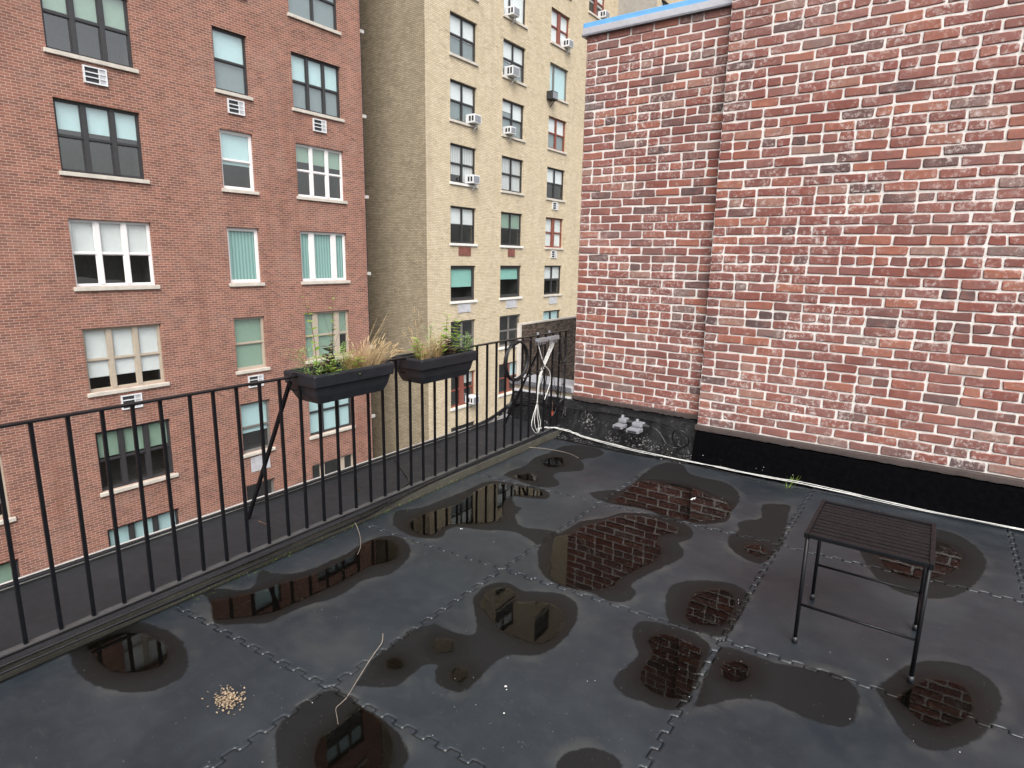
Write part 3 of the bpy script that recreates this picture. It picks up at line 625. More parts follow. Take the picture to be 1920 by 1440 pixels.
# ------------------------------------------------------------------ interlocking rubber mats
MS, NC, SH = 1.186, 96, .07
XS = [-1.81+MS*k for k in range(-1, 4)]; YS = [2.53+1.183*k for k in range(-3, 3)]
cs = MS/NC; TOOTH, AMP = 4, 2
def jag(k): return 1 if (k//TOOTH) % 2 == 0 else -1
for ci in range(len(XS)):
    for rj in range(len(YS)-1):
        # fine cells owned by this mat: square-wave teeth along shared seams
        ii, jj = np.meshgrid(np.arange(-AMP, NC+AMP), np.arange(-AMP, NC+AMP), indexing='ij')
        ju = np.where((jj//TOOTH) % 2 == 0, 1, -1); iu = np.where((ii//TOOTH) % 2 == 0, 1, -1)
        h_ = AMP//2
        own = (ii >= ju*h_) & (ii < NC+ju*h_) & (jj >= iu*h_) & (jj < NC+iu*h_)
        x0 = XS[ci]; y0 = YS[rj]
        if ci == 0: own &= (x0+ii*cs > -2.885) & (ii >= -AMP)
        if rj == len(YS)-2: own &= (jj < NC)
        w_ = own.shape[0]; vid = -np.ones((w_+1, w_+1), int)
        used = np.zeros((w_+1, w_+1), bool); used[:-1, :-1] |= own; used[1:, :-1] |= own; used[:-1, 1:] |= own; used[1:, 1:] |= own
        cnt = np.zeros((w_+1, w_+1), int); cnt[:-1, :-1] += own; cnt[1:, :-1] += own; cnt[:-1, 1:] += own; cnt[1:, 1:] += own
        gi, gj = np.where(used); vid[gi, gj] = np.arange(len(gi)); border = cnt[gi, gj] < 4
        # inset border vertices towards owned cells
        op = np.pad(own, 1).astype(float)
        nx = (op[gi+1, gj]+op[gi+1, gj+1]-op[gi, gj]-op[gi, gj+1]); ny = (op[gi, gj+1]+op[gi+1, gj+1]-op[gi, gj]-op[gi+1, gj])
        gap = .0008+.0030*np.clip(.45+.9*np.sin((gi*cs+x0)*4.3+rj*1.9)*np.sin((gj*cs+y0)*3.7+ci*2.3)+.35*NR.uniform(-1, 1, len(gi)), 0, 1)
        px = x0+(gi-AMP)*cs+np.where(border, np.sign(nx)*gap, 0); py = y0+(gj-AMP)*cs*1.183/MS+np.where(border, np.sign(ny)*gap, 0)
        X_ = px; Y_ = py+SH*(px+1.81)
        curl = .0035*np.sin(ci*2.1+rj*1.3+px*3.1)*np.sin(py*2.7+ci)
        Z_ = np.where(border, -.0005, 0)+curl*.6
        V = np.stack([X_, Y_, Z_], 1); nV = len(V)
        a, b = np.where(own); F = np.stack([vid[a, b], vid[a+1, b], vid[a+1, b+1], vid[a, b+1]], 1)
        # skirt
        sk = []
        for (da, db, e0, e1) in ((-1, 0, (0, 1), (0, 0)), (1, 0, (1, 0), (1, 1)), (0, -1, (0, 0), (1, 0)), (0, 1, (1, 1), (0, 1))):
            nb_ = op[a+1+da, b+1+db] == 0
            sk.append(np.stack([vid[a[nb_]+e0[0], b[nb_]+e0[1]], vid[a[nb_]+e1[0], b[nb_]+e1[1]]], 1))
        sk = np.concatenate(sk); low = V.copy(); low[:, 2] = -.0135
        bi = np.unique(sk); rem = -np.ones(nV, int); rem[bi] = nV+np.arange(len(bi)); V = np.concatenate([V, low[bi]])
        F2 = np.stack([sk[:, 1], sk[:, 0], rem[sk[:, 0]], rem[sk[:, 1]]], 1); F = np.concatenate([F, F2])
        me = bpy.data.meshes.new('rubber_mat'); me.vertices.add(len(V)); me.vertices.foreach_set('co', V.ravel())
        me.loops.add(F.size); me.loops.foreach_set('vertex_index', F.ravel().astype(np.int32)); me.polygons.add(len(F)); me.polygons.foreach_set('loop_start', np.arange(0, F.size, 4, dtype=np.int32))
        me.update(calc_edges=True)
        for nm, pl in (('damp', DW), ('pool', PW)):
            at = me.attributes.new(nm, 'FLOAT', 'POINT'); at.data.foreach_set('value', sdist(V[:, :2], pl).astype(np.float32))
        me.materials.append(M['mat']); o = link('rubber_mat', me, None, deck)
for pl in PW:
    area = ((pl[:, 0]*np.roll(pl[:, 1], -1))-(np.roll(pl[:, 0], -1)*pl[:, 1])).sum()
    if area < 0: pl = pl[::-1]
    tg = np.roll(pl, -1, 0)-np.roll(pl, 1, 0); tg /= np.maximum(1e-9, np.linalg.norm(tg, axis=1))[:, None]; nrm = np.stack([tg[:, 1], -tg[:, 0]], 1)
    n = len(pl); rings = [pl+nrm*.016, pl, pl-nrm*.016]
    V = [(x, y, .0042) for r_ in rings for x, y in r_]; F = []
    for k in range(2):
        for q in range(n): F.append((k*n+q, k*n+(q+1) % n, (k+1)*n+(q+1) % n, (k+1)*n+q))
    F.append(tuple(range(2*n, 3*n)))
    me = bpy.data.meshes.new('puddle'); me.from_pydata(V, [], F); me.materials.append(M['water'])
    at = me.attributes.new('depth', 'FLOAT', 'POINT'); at.data.foreach_set('value', np.repeat([0., .5, 1.], n).astype(np.float32))
    struct(link('puddle', me))

# ------------------------------------------------------------------ railing
XRL, ZR = -2.97, 1.018
rail = tag(empty('railing'), 'black iron railing of square bars between the mats and the ledge', 'railing')
Y0R, Y1R = -1.2, 5.20
MB().box(XRL-.018, XRL+.018, Y0R, Y1R, ZR-.010, ZR, 0, .002).build('top_rail', M['steel'], rail)
MB().box(XRL-.017, XRL+.017, Y0R, Y1R, .062, .071, 0, .002).build('bottom_rail', M['railgrey'], rail)
bar = MB().box(-.0075, .0075, -.0075, .0075, .0, ZR-.0715-.010, 0, .0015).mesh('baluster', M['steel'])
k = 0; y = 1.727-.1275*22
while y < Y1R:
    o = link('baluster', bar, None, rail); o.location = (XRL, y, .0713); o.rotation_euler = (random.uniform(-.006, .006), random.uniform(-.006, .006), 0); y += .1275; k += 1
for py in (-.35, 2.36, 3.494, 5.12): MB().box(XRL-.009, XRL+.009, py-.009+.03, py+.009+.03, .05, .0615).build('foot', M['steel'], rail)
MB().bar((XRL-.015, 2.06, .985), (-3.40, 1.99, .06), .018).build('brace', M['steel'], rail)
MB().bar((XRL-.015, 4.80, .985), (-3.40, 4.74, .06), .018).build('brace', M['steel'], rail)
MB().bar((XRL-.015, -.5, .985), (-3.40, -.56, .06), .018).build('brace', M['steel'], rail)

# ------------------------------------------------------------------ railing planters and what grows in them
def planter(y0, y1, ztop, label, bottom=.175):
    p = tag(empty('planter_box', (XRL+.025, y0, ztop-bottom)), label, 'planter', 'black planter boxes astride the railing')
    p.location = (0, 0, 0)
    xf, xb = XRL+.17, XRL-.12; mb = MB()
    def ring(dx, dy, z): return [(xf-dx, y0+dy, z), (xf-dx, y1-dy, z), (xb+dx, y1-dy, z), (xb+dx, y0+dy, z)]
    levels = [(.045, .06, ztop-.180), (.030, .032, ztop-.13), (.022, .018, ztop-.078), (.005, .004, ztop-.074), (.0, .0, ztop-.012), (.006, .005, ztop), (.020, .02, ztop+.001), (.026, .026, ztop-.03), (.04, .04, ztop-.05)]
    for (dx, dy, z) in levels: mb.v += ring(dx, dy, z)
    mb.f.append((3, 2, 1, 0)); mb.mi.append(0)
    for k in range(len(levels)-1):
        for j in range(4): mb.f.append((k*4+j, k*4+(j+1) % 4, k*4+4+(j+1) % 4, k*4+4+j)); mb.mi.append(0)
    o = mb.build('box', M['planter'], p)
    bv = o.modifiers.new('bevel', 'BEVEL'); bv.width = .004; bv.segments = 2
    sm = MB(); nx, ny = 8, 20
    for i in range(nx+1):
        for j in range(ny+1): sm.v.append((xb+.03+(xf-xb-.06)*i/nx, y0+.03+(y1-y0-.06)*j/ny, ztop-.035+NR.uniform(-.012, .012)))
    for i in range(nx):
        for j in range(ny): a = i*(ny+1)+j; sm.f.append((a, a+ny+1, a+ny+2, a+1)); sm.mi.append(0)
    sm.build('soil', M['soil'], p)
    for yy, s in ((y0, -1), (y1, 1)):
        MB().tube(smooth_path([(xf-.16, yy-s*.01, ztop-.01), (xf-.16, yy+s*.035, ztop), (xf-.16, yy+s*.05, ztop-.04), (xf-.16, yy+s*.045, ztop-.09), (xf-.16, yy+s*.005, ztop-.10)], 4), .004, 6).build('hanger_hook', M['steel'], p, True)
planter(2.09, 2.70, 1.035, 'black plastic railing planter crowded with dry grass tufts and tall withered vines')
planter(2.95, 3.545, 1.015, 'black plastic railing planter with straw-coloured stalks and bright leafy weeds')

def blades(mb, base, n, hgt, spread, lean=(0, 0), wd=.0028, droop=.6, head=0.):
    for _ in range(n):
        a = random.uniform(0, 6.283); r = random.uniform(0, spread*.25); b = Vector(base)+Vector((r*math.cos(a), r*math.sin(a), 0))
        L = hgt*random.uniform(.55, 1.1); dirv = Vector((math.cos(a)*random.uniform(.1, spread*3)+lean[0], math.sin(a)*random.uniform(.1, spread*3)+lean[1], 1)).normalized()
        side = Vector((-math.sin(a+random.uniform(-1, 1)), math.cos(a), 0)).normalized(); p = b; pts = []
        for k in range(5):
            t = k/4; pts.append(b+dirv*(L*t)+Vector((dirv.x, dirv.y, -droop))*(L*.35*t*t*random.uniform(.6, 1.3)))
        i0 = len(mb.v)
        for k, q in enumerate(pts):
            ww = wd*(1-.8*k/4); mb.v += [tuple(q-side*ww), tuple(q+side*ww)]
        for k in range(4): mb.f.append((i0+2*k, i0+2*k+1, i0+2*k+3, i0+2*k+2)); mb.mi.append(0)
        if head and random.random() < head:
            q = pts[-1]; d = (pts[-1]-pts[-2]).normalized(); mb.tube([q-d*.005, q+d*.012, q+d*.03+Vector((0, 0, -.003)), q+d*.045+Vector((0, 0, -.008))], .0042, 5, 0, .35)
def leafy(base, h, mat, nleaf, label, wleaf=.016, lean=(0, 0), group=None, stemmat='stem', pinnate=False):
    o = tag(empty('weed'), label, 'weed', group); o.location = (0, 0, 0)
    b = Vector(base); top = b+Vector((lean[0], lean[1], h)); mid = (b+top)/2+Vector((random.uniform(-.015, .015), random.uniform(-.015, .015), 0))
    path = smooth_path([b, mid, top], 6); MB().tube(path, .0026, 5, 0, .4).build('stem', M[stemmat], o, True)
    mb = MB()
    for k in range(nleaf):
        t = .15+.85*k/max(1, nleaf-1); q = path[min(len(path)-1, int(t*(len(path)-1)))]
        a = k*2.4+random.uniform(-.4, .4); L = wleaf*random.uniform(2.2, 4.)*(1.2-.55*t); d = Vector((math.cos(a), math.sin(a), random.uniform(.1, .7))).normalized(); s = d.cross(Vector((0, 0, 1))).normalized()
        if pinnate:
            for j in range(5):
                qq = q+d*(L*.35*j)
                for sg in (-1, 1):
                    e = (s*sg+d*.7+Vector((0, 0, .25))).normalized(); l2 = L*.5*(1-.13*j); n_ = e.cross(d).normalized()
                    i0 = len(mb.v); mb.v += [tuple(qq), tuple(qq+e*l2*.5+d*.004), tuple(qq+e*l2), tuple(qq+e*l2*.5-d*.004)]; mb.f.append((i0, i0+1, i0+2, i0+3)); mb.mi.append(0)
        else:
            ww = L*random.uniform(.28, .42); i0 = len(mb.v); dn = Vector((0, 0, -.18*L))
            mb.v += [tuple(q), tuple(q+d*L*.35+s*ww), tuple(q+d*L*.75+s*ww*.6+dn*.5), tuple(q+d*L*1.1+dn), tuple(q+d*L*.75-s*ww*.6+dn*.5), tuple(q+d*L*.35-s*ww), tuple(q+d*L*.4+Vector((0, 0, -.08*L)))]
            mb.f += [(i0, i0+1, i0+6), (i0+1, i0+2, i0+6), (i0+2, i0+3, i0+6), (i0+3, i0+4, i0+6), (i0+4, i0+5, i0+6), (i0+5, i0, i0+6)]; mb.mi += [0]*6
    mb.build('leaves', M[mat], o); return o
def tuft(base, n, hgt, spread, mat, label, lean=(0, 0), wd=.0017, droop=.6, head=0.):
    mb = MB(); blades(mb, base, n, hgt, spread, lean, wd, droop, head); tag(mb.build('dry_grass', M[mat]), label, 'grass', 'dry grass in the planters')
S1 = 1.0; gx = XRL+.02
tuft((gx+.05, 2.44, S1), 260, .19, .19, 'straw', 'dense golden tuft of dry grass in the middle of the vine-grown planter', droop=.8)
tuft((gx+.03, 2.55, S1), 220, .21, .18, 'straw2', 'tawny dry grass leaning out at the gap between the planters', (.0, .25), head=.12)
tuft((gx+.05, 2.63, S1), 90, .19, .14, 'straw2', 'pale seeding grass spilling over the planter end near the neighbouring planter', (.05, .55), head=.5)
tuft((gx-.02, 2.58, S1), 9, .42, .05, 'straw2', 'few long bare grass stalks arching toward the buff building', (-.0, .45), wd=.0014, droop=.2)
wg = 'weeds in the planters'
leafy((gx+.06, 2.13, S1), .17, 'fern', 16, 'feathery light green weed at the planter end by the brace', .030, (.0, -.07), wg, pinnate=True)
leafy((gx+.09, 2.17, S1), .13, 'fern', 14, 'short feathery weed next to the end of the vine-grown planter', .026, (.02, .0), wg, pinnate=True)
leafy((gx+.09, 2.27, S1), .13, 'leaf', 15, 'small upright green weed at the front of the vine-grown planter', .015, (.01, .01), wg)
leafy((gx+.10, 2.33, S1), .15, 'fern', 15, 'narrow green weed standing before the withered vines', .022, (.0, .0), wg, pinnate=True)
leafy((gx+.10, 2.43, S1), .09, 'leaf', 12, 'low green weed in front of the golden grass tuft', .018, (.02, .02), wg)
leafy((gx-.02, 2.24, S1), .46, 'leaf', 26, 'tall withered vine with yellow-green leaves, curling at its top', .014, (-.0, -.07), wg)
leafy((gx-.02, 2.36, S1), .44, 'leaf', 15, 'tall thin vine with a few leaves before the tan-framed window', .012, (.0, .01), wg)
leafy((gx+.01, 2.335, S1), .33, 'deadleaf', 26, 'dark shrivelled stalk clothed in dead brown leaves', .008, (.0, .02), wg)
leafy((gx+.03, 2.26, S1), .18, 'deadleaf', 30, 'short dark clump of dead leaves among the green weeds', .02, (.0, .03), wg)
for k, (yy, h_, ly) in enumerate(((2.2, .34, -.16), (2.3, .36, .2), (2.4, .30, .12), (2.36, .40, -.1))):
    o = MB().tube(smooth_path([(gx, yy, S1), (gx, yy+ly*.4, S1+h_*.6), (gx+.01, yy+ly, S1+h_)], 5), .0014, 4, 0, .4).build('dry_stalk', M['stem'], None, True)
    tag(o, 'thin bare brown stalk rising from the vine-grown planter', 'plant stalk', 'bare stalks in the vine-grown planter')
S2 = .985
tuft((gx+.04, 3.08, S2), 210, .18, .2, 'straw2', 'pale dry grass at the near end of the weedy planter', droop=.5, head=.1)
tuft((gx+.04, 3.22, S2), 120, .20, .14, 'straw', 'reddish straw grass amid the weedy planter', (0, .05), droop=.4)
tuft((gx+.0, 3.06, S2), 8, .36, .08, 'straw2', 'tall foxtail stalks with pale seed heads above the weedy planter', (.0, -.15), wd=.0014, droop=.25, head=1.)
leafy((gx+.05, 3.03, S2), .16, 'leaf', 18, 'round-leaved green weed at the planter end among pale grass', .02, (.0, -.02), wg)
leafy((gx+.03, 3.15, S2), .23, 'fern', 20, 'thin feathery green weed rising from pale dry grass', .02, (.0, .02), wg, pinnate=True)
leafy((gx+.04, 3.27, S2), .17, 'leaf', 18, 'short yellowish weed amid the reddish straw', .017, (.0, .0), wg)
leafy((gx+.0, 3.36, S2), .30, 'leaf', 26, 'tallest bright green weed, leaves up to its tip, before the dark window', .020, (.0, .02), wg)
leafy((gx+.03, 3.42, S2), .25, 'leaf', 26, 'bright leafy weed between the tallest weed and the feathery one', .021, (.0, .04), wg)
leafy((gx+.03, 3.34, S2), .13, 'deadleaf', 34, 'dark brown withered clump under the bright leafy weeds', .02, (.0, .02), wg)
leafy((gx+.06, 3.51, S2), .12, 'fern', 16, 'fresh feathery weed at the planter end nearest the black cable coil', .028, (.02, .02), wg, pinnate=True)

# ------------------------------------------------------------------ cables
def cable(pts, r, mat, label, group=None, name='cable', sub=6, n=6):
    return tag(MB().tube(smooth_path(pts, sub), r, n).build(name, M[mat], None, True), label, 'cable', group)
# white bundle: splitter -> tie -> loop -> along the wall foot
fl = [(-3.00, 4.70, .10), (-2.99, 4.86, .085), (-2.93, 4.94, .075), (-2.80, 4.985, .055), (-2.668, 4.985, .03), (-2.247, 4.955, .018), (-1.835, 4.945, .016), (-1.421, 4.955, .016), (-1.111, 4.945, .016), (-.72, 4.965, .016), (.2, 4.95, .016), (1.2, 4.96, .016), (2.2, 4.95, .016)]
for k in range(3):
    dy = (-.018, .006, .016)[k]; pts = []
    for a_, b_ in zip(fl[:-1], fl[1:]):
        for q in range(3): pts.append(tuple(a_[i]+(b_[i]-a_[i])*q/3 for i in range(3)))
    pts = [(x, y+dy*math.cos(x*3.1+k)+random.uniform(-.007, .007), z+.004*k+random.uniform(-.002, .003)) for x, y, z in pts]
    cable(pts, .0034, 'cable_w', 'white coaxial cable in the bundle lying along the foot of the brick wall', 'white cables along the wall foot')
XC = XRL+.035
for k in range(4):
    o_ = .010*(k-1.5)
    pts = [(XC, 4.80+.028*k, .955), (XC+.006, 4.79+.022*k, .89), (XC+.004*k, 4.72+o_, .76), (XC, 4.655+o_, .64), (XC, 4.625+o_*.6, .52), (XC, 4.617+o_*.4, .40), (XC+.004, 4.60+(-.075, -.035, .02, .055)[k]*.8, .27), (XC+.01, 4.60+(-.085, -.03, .03, .065)[k], .19), (XC+.008, 4.62+(-.03, .0, .01, .02)[k], .105), (-2.99, 4.68, .085)]
    cable(pts, .0034, 'cable_w', 'white cable hanging from the splitters, tied and looped beside the railing bars', 'white cables hanging from the splitters')
tag(MB().tube([(XC+.018*math.cos(a), 4.617+.022*math.sin(a), .395) for a in np.linspace(0, 6.283, 13)[:-1]], .0035, 5, 0, 1, True).build('cable_tie', M['cable_b'], None, True), 'black tie gathering the hanging white cables', 'cable tie')
for k in range(3):
    pts = [(XC, 4.60+.03*k, .955), (XC+.01, 4.63+.02*k, .86), (XC+.012, 4.70-.02*k, .74), (XC+.01, 4.80-.05*k, .66), (XC, 4.83-.08*k, .54), (XC, 4.74-.04*k, .40)]
    cable(pts, .0045, 'cable_b' if k else 'cable_w', 'thin lead trailing down between the splitters and railing bars', 'thin leads below the splitters')
# splitters on the top rail
for k, (ya, lb) in enumerate(((4.57, 'zinc cable splitter on the rail, nearer the black cable coil'), (4.77, 'zinc cable splitter on the rail, nearer the brick wall'))):
    s_ = tag(empty('cable_splitter'), lb, 'splitter', 'cable splitters on the rail')
    MB().box(XRL+.022, XRL+.062, ya, ya+.165, .955, .992, 0, .005).build('body', M['silver'], s_)
    for j in range(4): MB().tube([(XRL+.042, ya+.025+.038*j, .956), (XRL+.042, ya+.025+.038*j, .932)], .0075, 8).build('port', M['silver'], s_)
    MB().tube([(XRL+.042, ya-.022, .973), (XRL+.042, ya, .973)], .0075, 8).build('port', M['silver'], s_)
    MB().tube([(XRL+.0, ya+.08, ZR+.001), (XRL+.0, ya+.08, ZR+.02)], .012, 6).build('clamp_bolt', M['silver'], s_)
# black coil
cp_ = [(XRL+.03+.010*math.sin(a*.37)+.012*(a/31.4), 4.264+(.168+.008*math.sin(a*.81))*math.cos(a), .832+(.168+.008*math.cos(a*.53))*math.sin(a)) for a in np.linspace(1.6, 1.6+6.283*5, 150)]
tag(MB().tube([(XC, 4.57, .97), (XC, 4.45, .995), (XC, 4.34, .998)]+cp_[4:], .0075, 6).build('cable_coil', M['cable_b'], None, True), 'thick coil of black cable hung on the railing bars', 'cable coil')
tag(MB().tube([(XRL+.03, 5.08+.055*math.cos(a)+.006*math.sin(a*.4), .83+.13*math.sin(a)) for a in np.linspace(1.2, 1.2+6.283*3, 70)], .0042, 5).build('cable_coil', M['cable_b'], None, True), 'small loop of thin black cable on the last bar by the brick wall', 'cable coil')
cable([(XC, 4.20, .67), (XC, 4.40, .66), (XC, 4.60, .685), (XC, 4.80, .70), (XC+.02, 5.0, .70), (-2.93, 5.16, .695), (-2.915, 5.25, .71)], .006, 'cable_b', 'black cable running level from the coil to the brick wall edge')
cable([(XC-.01, 4.93, .95), (XRL+.02, 5.09, .93), (XRL+.02, 5.135, .8), (XRL+.015, 5.135, .5), (XRL+.02, 5.13, .36), (-3.0, 5.08, .28), (-3.1, 5.14, .25), (-3.4, 5.17, .255)], .012, 'cable_b', 'thick taped black cable running down the last railing post')
for k in range(5):
    dz = .017*k; j = lambda: random.uniform(-.012, .012)
    pts = [(-2.92, 5.13, .17+dz), (-3.1, 5.155+j(), .19+dz+j()), (-3.3, 5.15+j(), .20+dz+j()), (-3.5, 5.13+j(), .19+dz+j()), (-3.585, 5.06+j(), .15+dz*.6), (-3.60+j(), 4.86, .10+dz*.3), (-3.58+j(), 4.6, .09+j()*.5), (-3.565+j(), 4.2, .085), (-3.57+j(), 3.6, .082), (-3.57+j(), 2.9, .08), (-3.57+j(), 2.2, .08), (-3.57+j(), 1.2, .08), (-3.57, -.5, .08)]
    cable(pts, .008, 'cable_b', 'black cable along the outer roof edge and round the parapet', 'black cables along the roof edge')
for k in range(4):
    j = lambda: random.uniform(-.008, .008)
    pts = [(-2.905+.012*k+j(), yy, .052+(.012*(k % 2))+j()*.4-(.02 if k > 1 else 0)) for yy in (-1, 0, .8, 1.3, 1.7, 2.1, 2.5)]+[(-2.925+.01*k, 2.8, .055), (-2.94+.006*k, 3.2, .06), (-2.948+j(), 3.7, .058), (-2.945+j(), 4.2, .056), (-2.945, 4.7, .056)]
    cable(pts, .0058, 'cable_b', 'black cable running along the inside foot of the railing', 'black cables at the foot of the railing')
cable([(-3.5, 3.35, .06), (-3.25, 3.2, .057), (-3.05, 3.05, .058), (-2.98, 2.75, .06)], .005, 'cable_b', 'black cable crossing the ledge below the weedy planter')
cable([(-3.1, 5.14, .30), (-3.06, 5.1, .27), (-3.05, 5.08, .21)], .003, 'stem', 'thin wire holding the orange tag')
tag(MB().box(-3.065, -3.035, 5.065, 5.087, .155, .203, 0, .008).build('cable_tag', M['orange']), 'small orange plastic plug dangling behind the bars', 'plug')

for k, (yc, zc, ry, rz_, ph) in enumerate(((4.98, .62, .07, .20, .3), (4.86, .33, .10, .14, 1.9), (5.06, .34, .06, .16, 4.0), (4.72, .82, .09, .11, 2.6))):
    cable([(XRL+.03+.012*math.sin(a*1.7), yc+ry*math.cos(a+ph)+.004*a, zc+rz_*math.sin(a+ph)) for a in np.linspace(0, 6.9, 12)], .0036, 'cable_b', ('loose loop of thin black lead below the small cable loop', 'low slack loop of black lead beside the hanging white cables', 'black lead drooping by the foot of the last railing post', 'small black loop just under the splitters')[k], sub=3)
# floodlight-like grey boxes on the upstand
def lampbox(x, y, z, label, w_=.10):
    o = tag(empty('floodlight'), label, 'floodlight', 'grey floodlights on the upstand')
    MB().box(x-w_/2, x+w_/2, y-.10, y+.01, z, z+.030, 0, .005).build('head', M['greybox'], o)
    MB().box(x-w_/2+.02, x+w_/2-.02, y-.106, y-.1005, z+.006, z+.02).build('lens', M['acdark'], o)
    MB().box(x-w_/2+.012, x+w_/2-.008, y-.01, y+.075, z+.032, z+.075, 0, .012).build('body', M['greybox'], o)
    MB().tube([(x-.015, y+.03, z+.074), (x-.01, y+.04, z+.10)], .014, 8).build('knuckle', M['greybox'], o)
    MB().tube([(x+w_/2-.01, y+.03, z+.052), (x+w_/2+.05, y+.03, z+.048)], .017, 8, 0, .6).build('gland', M['acdark'], o)
    MB().bar((x, y+.05, z+.04), (x, y+.17, z+.01), .03, .02).build('bracket', M['acdark'], o)
lampbox(-2.262, 5.02, .195, 'grey cast floodlight, the one nearer the railing, with a blank stub', .095)
lampbox(-2.11, 5.005, .185, 'grey cast floodlight trailing a black lead to the small coil', .12)
cable([(-2.0, 5.035, .235), (-1.93, 5.04, .215), (-1.87, 5.04, .15), (-1.82, 5.02, .10), (-1.74, 5.01, .095)]+[(-1.715+.075*math.sin(a), 5.05+.045*-math.cos(a)*-1, .175-.085*math.cos(a)) for a in np.linspace(0, 6.283*1.9, 24)], .006, 'cable_b', 'black floodlight lead ending in a small coil', sub=2)
cable([(-2.9, 5.12, .25), (-2.6, 5.15, .262), (-2.3, 5.155, .268), (-2.0, 5.15, .262), (-1.8, 5.12, .235), (-1.66, 5.07, .17)], .0055, 'cable_b', 'black cable stapled along the top of the tarred upstand')
cable([(-1.5, 4.95, .01), (-1.2, 4.88, .008), (-.9, 4.86, .008), (-.6, 4.9, .008), (0, 4.92, .008)], .004, 'cable_b', 'thin black cable on the mats before the white bundle')

# slim side table whose leg shows at the edge of the mats
tb = tag(empty('side_table'), 'slim black metal side table standing on the mats', 'table')
tx0, tx1, ty0, ty1, th = -.347, .10, 2.79, 3.24, .52
for x in (tx0, tx1):
    for y in (ty0, ty1): MB().tube([(x, y, .002), (x, y, th)], .0085, 8).build('leg', M['steel'], tb, True)
for a, b in (((tx0, ty0), (tx1, ty0)), ((tx1, ty0), (tx1, ty1)), ((tx1, ty1), (tx0, ty1))): MB().tube([(*a, .195), (*b, .195)], .006, 6).build('stretcher', M['steel'], tb, True)
fr_ = MB(); fr_.box(tx0-.014, tx0+.004, ty0-.014, ty1+.014, th, th+.022, 0, .003); fr_.box(tx1-.004, tx1+.014, ty0-.014, ty1+.014, th, th+.022, 0, .003); fr_.box(tx0+.004, tx1-.004, ty0-.013, ty0+.005, th+.001, th+.021, 0, .003); fr_.box(tx0+.004, tx1-.004, ty1-.005, ty1+.013, th+.001, th+.021, 0, .003)
fr_.build('rim', M['steel'], tb)
ns = 11; sw = (ty1-ty0-.012)/ns
for k in range(ns): MB().box(tx0+.004, tx1-.004, ty0+.007+k*sw, ty0+.007+(k+.78)*sw, th+.006, th+.015+random.uniform(0, .002), 0, .002).build('slat', M['steel'], tb)
for x in (tx0, tx1):
    for y in (ty0, ty1): MB().tube([(x, y, .0005), (x, y, .03)], .012, 10).build('foot_cap', M['planter'], tb, True)

# ------------------------------------------------------------------ twigs, litter, weeds
def twig(pts, r, label, mat='bark'): tag(MB().tube(smooth_path(pts, 5), r, 5, 0, .45).build('twig', M[mat], None, True), label, 'twig')
Zt = .008
twig([atz(*q, Zt+.004) for q in ((718, 1188), (716, 1205), (704, 1222), (690, 1243), (672, 1272), (655, 1300), (648, 1311))], .0028, 'long pale bent twig lying across a mat seam')
twig([atz(*q, Zt) for q in ((650, 1308), (640, 1318), (630, 1328), (632, 1345), (634, 1358))], .0016, 'thin curled tendril in the dark puddle at the twig end')
twig([atz(*q, Zt+.02) for q in ((660, 972), (668, 985), (675, 1005), (676, 1025), (670, 1040))], .0024, 'thin pale stalk bending over the puddle by the railing')
twig([atz(*q, Zt) for q in ((985, 838), (1020, 841), (1050, 846), (1072, 852), (1084, 859))], .0028, 'thin pale rod lying at the far mats near the white cables')
twig([atx(*q, -3.2) for q in ((485, 977), (520, 992), (545, 1003))], .003, 'dark twig lying on the ledge outside the railing', 'stem')
def lumps(px, py, n, s, label, mat='chip', z=.006):
    c = atz(px, py, z); mb = MB()
    for _ in range(n):
        p = c+Vector((random.gauss(0, s), random.gauss(0, s), 0)); r = random.uniform(.3, 1)*s*.8
        bm = bmesh.new(); bmesh.ops.create_icosphere(bm, subdivisions=1, radius=r)
        for v in bm.verts: v.co = Vector((v.co.x*random.uniform(.7, 1.4), v.co.y*random.uniform(.7, 1.3), v.co.z*.5*random.uniform(.6, 1.2)))+p
        bm.verts.index_update(); mb.add([v.co for v in bm.verts], [[v.index for v in f.verts] for f in bm.faces]); bm.free()
    tag(mb.build('litter', M[mat]), label, 'litter')
lumps(1297, 935, 5, .013, 'crumpled white scrap lying in the brick-reflecting puddle'); lumps(950, 1290, 2, .008, 'white pebble on the open mat beyond the long twig')
lumps(951, 1342, 1, .007, 'tiny white crumb on the mat in front of the pebble'); lumps(864, 992, 2, .008, 'small white scrap caught in a mat seam', z=.004)
lumps(672, 917, 2, .014, 'dull brown dead leaves on the ledge', 'deadleaf', .058)
mb = MB()
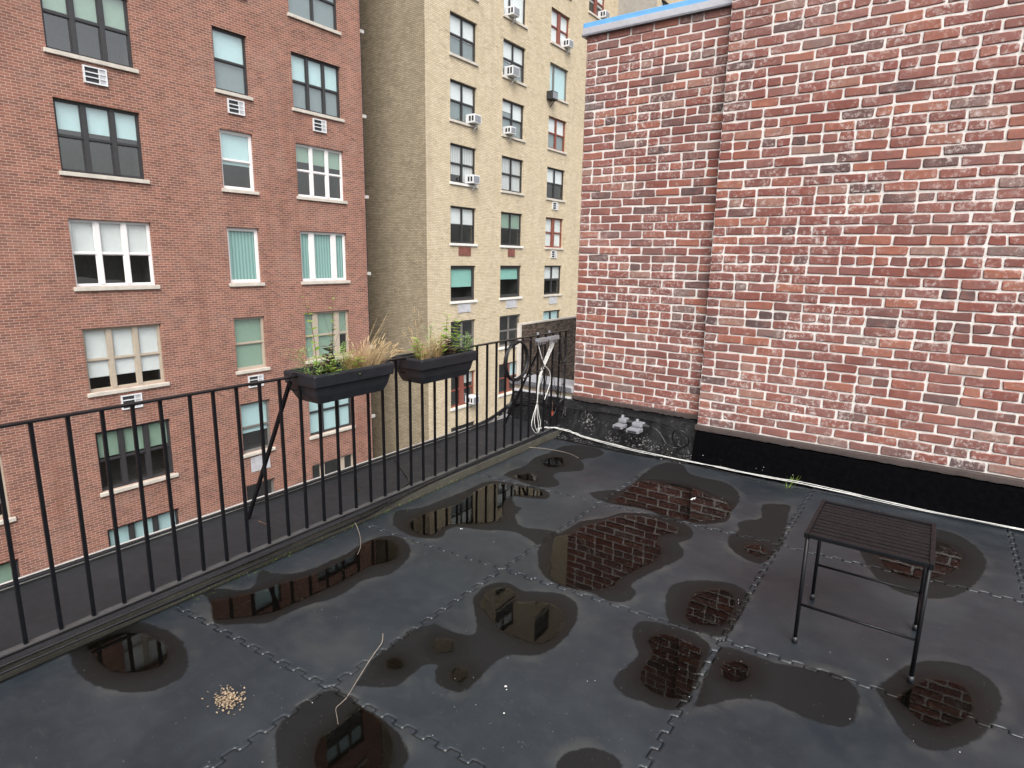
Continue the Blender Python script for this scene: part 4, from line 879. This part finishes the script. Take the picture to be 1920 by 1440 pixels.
for _ in range(80):
    p = atz(random.uniform(430, 1800), random.uniform(900, 1430), .002); r = random.choice((.0008, .001, .0013, .0018)); a = random.uniform(0, 6.28)
    mb.add([p+Vector((r*math.cos(a+k*1.57)*(1.5 if k % 2 else 1), r*math.sin(a+k*1.57), 0)) for k in range(4)]+[p+Vector((0, 0, r))], [(0, 1, 4), (1, 2, 4), (2, 3, 4), (3, 0, 4)])
for _ in range(150):
    p = atz(random.uniform(1060, 1500), random.uniform(818, 905), .012); r = random.uniform(.0012, .0042); a = random.uniform(0, 6.28)
    if p.y < 4.955: continue
    p.z += .02+max(0, (p.y-4.99)*.5)
    mb.add([p+Vector((r*math.cos(a+k*1.57)*(1.5 if k % 2 else 1), r*math.sin(a+k*1.57), 0)) for k in range(4)]+[p+Vector((0, 0, r))], [(0, 1, 4), (1, 2, 4), (2, 3, 4), (3, 0, 4)])
o = mb.build('grit', M['chip']); o['kind'] = 'stuff'; o['label'] = 'white grit and paint chips scattered over the mats'; o['category'] = 'grit'
mb = MB(); c = atz(432, 1318, .004)
for _ in range(260):
    p = c+Vector((random.gauss(-.01, .03), random.gauss(0, .022), abs(random.gauss(0, .012)))); d = Vector((random.gauss(0, 1), random.gauss(0, 1), random.gauss(0, .6))).normalized(); s = d.cross(Vector((0, 0, 1))).normalized()*.0028; L = random.uniform(.006, .012)
    mb.add([p-s, p+d*L*.5-s*1.4, p+d*L, p+d*L*.5+s*1.4], [(0, 1, 2, 3)])
tag(mb.build('dried_flowers', M['husk']), 'heap of dried tan flower husks on the mat', 'dried flowers')['kind'] = 'stuff'
mb = MB()
for (px, py) in ((1437, 885), (1470, 893), (1485, 905), (1478, 915)): blades(mb, atz(px, py, .01), 14, .07, .14, wd=.0016)
tag(mb.build('grass_sprouts', M['leaf']), 'thin green grass sprouting beside the white cables at the wall foot', 'grass')
mb = MB()
for _ in range(500):
    t = random.random(); q = Vector((-2.893+random.gauss(0, .006), 1.3+2.2*t, .003)); blades(mb, q, 1, .012, .5, wd=.0012)
o = mb.build('moss', M['leaf']); o['kind'] = 'stuff'; o['label'] = 'thin moss in the crack between mats and kerb'; o['category'] = 'moss'
cable([(-19.3, 3.0, rz(.475)), (-19.25, 9.0, rz(.47)), (-19.33, 14.16, rz(.463))], .012, 'cable_w', 'thin pale wire strung across the upper red brick facade')
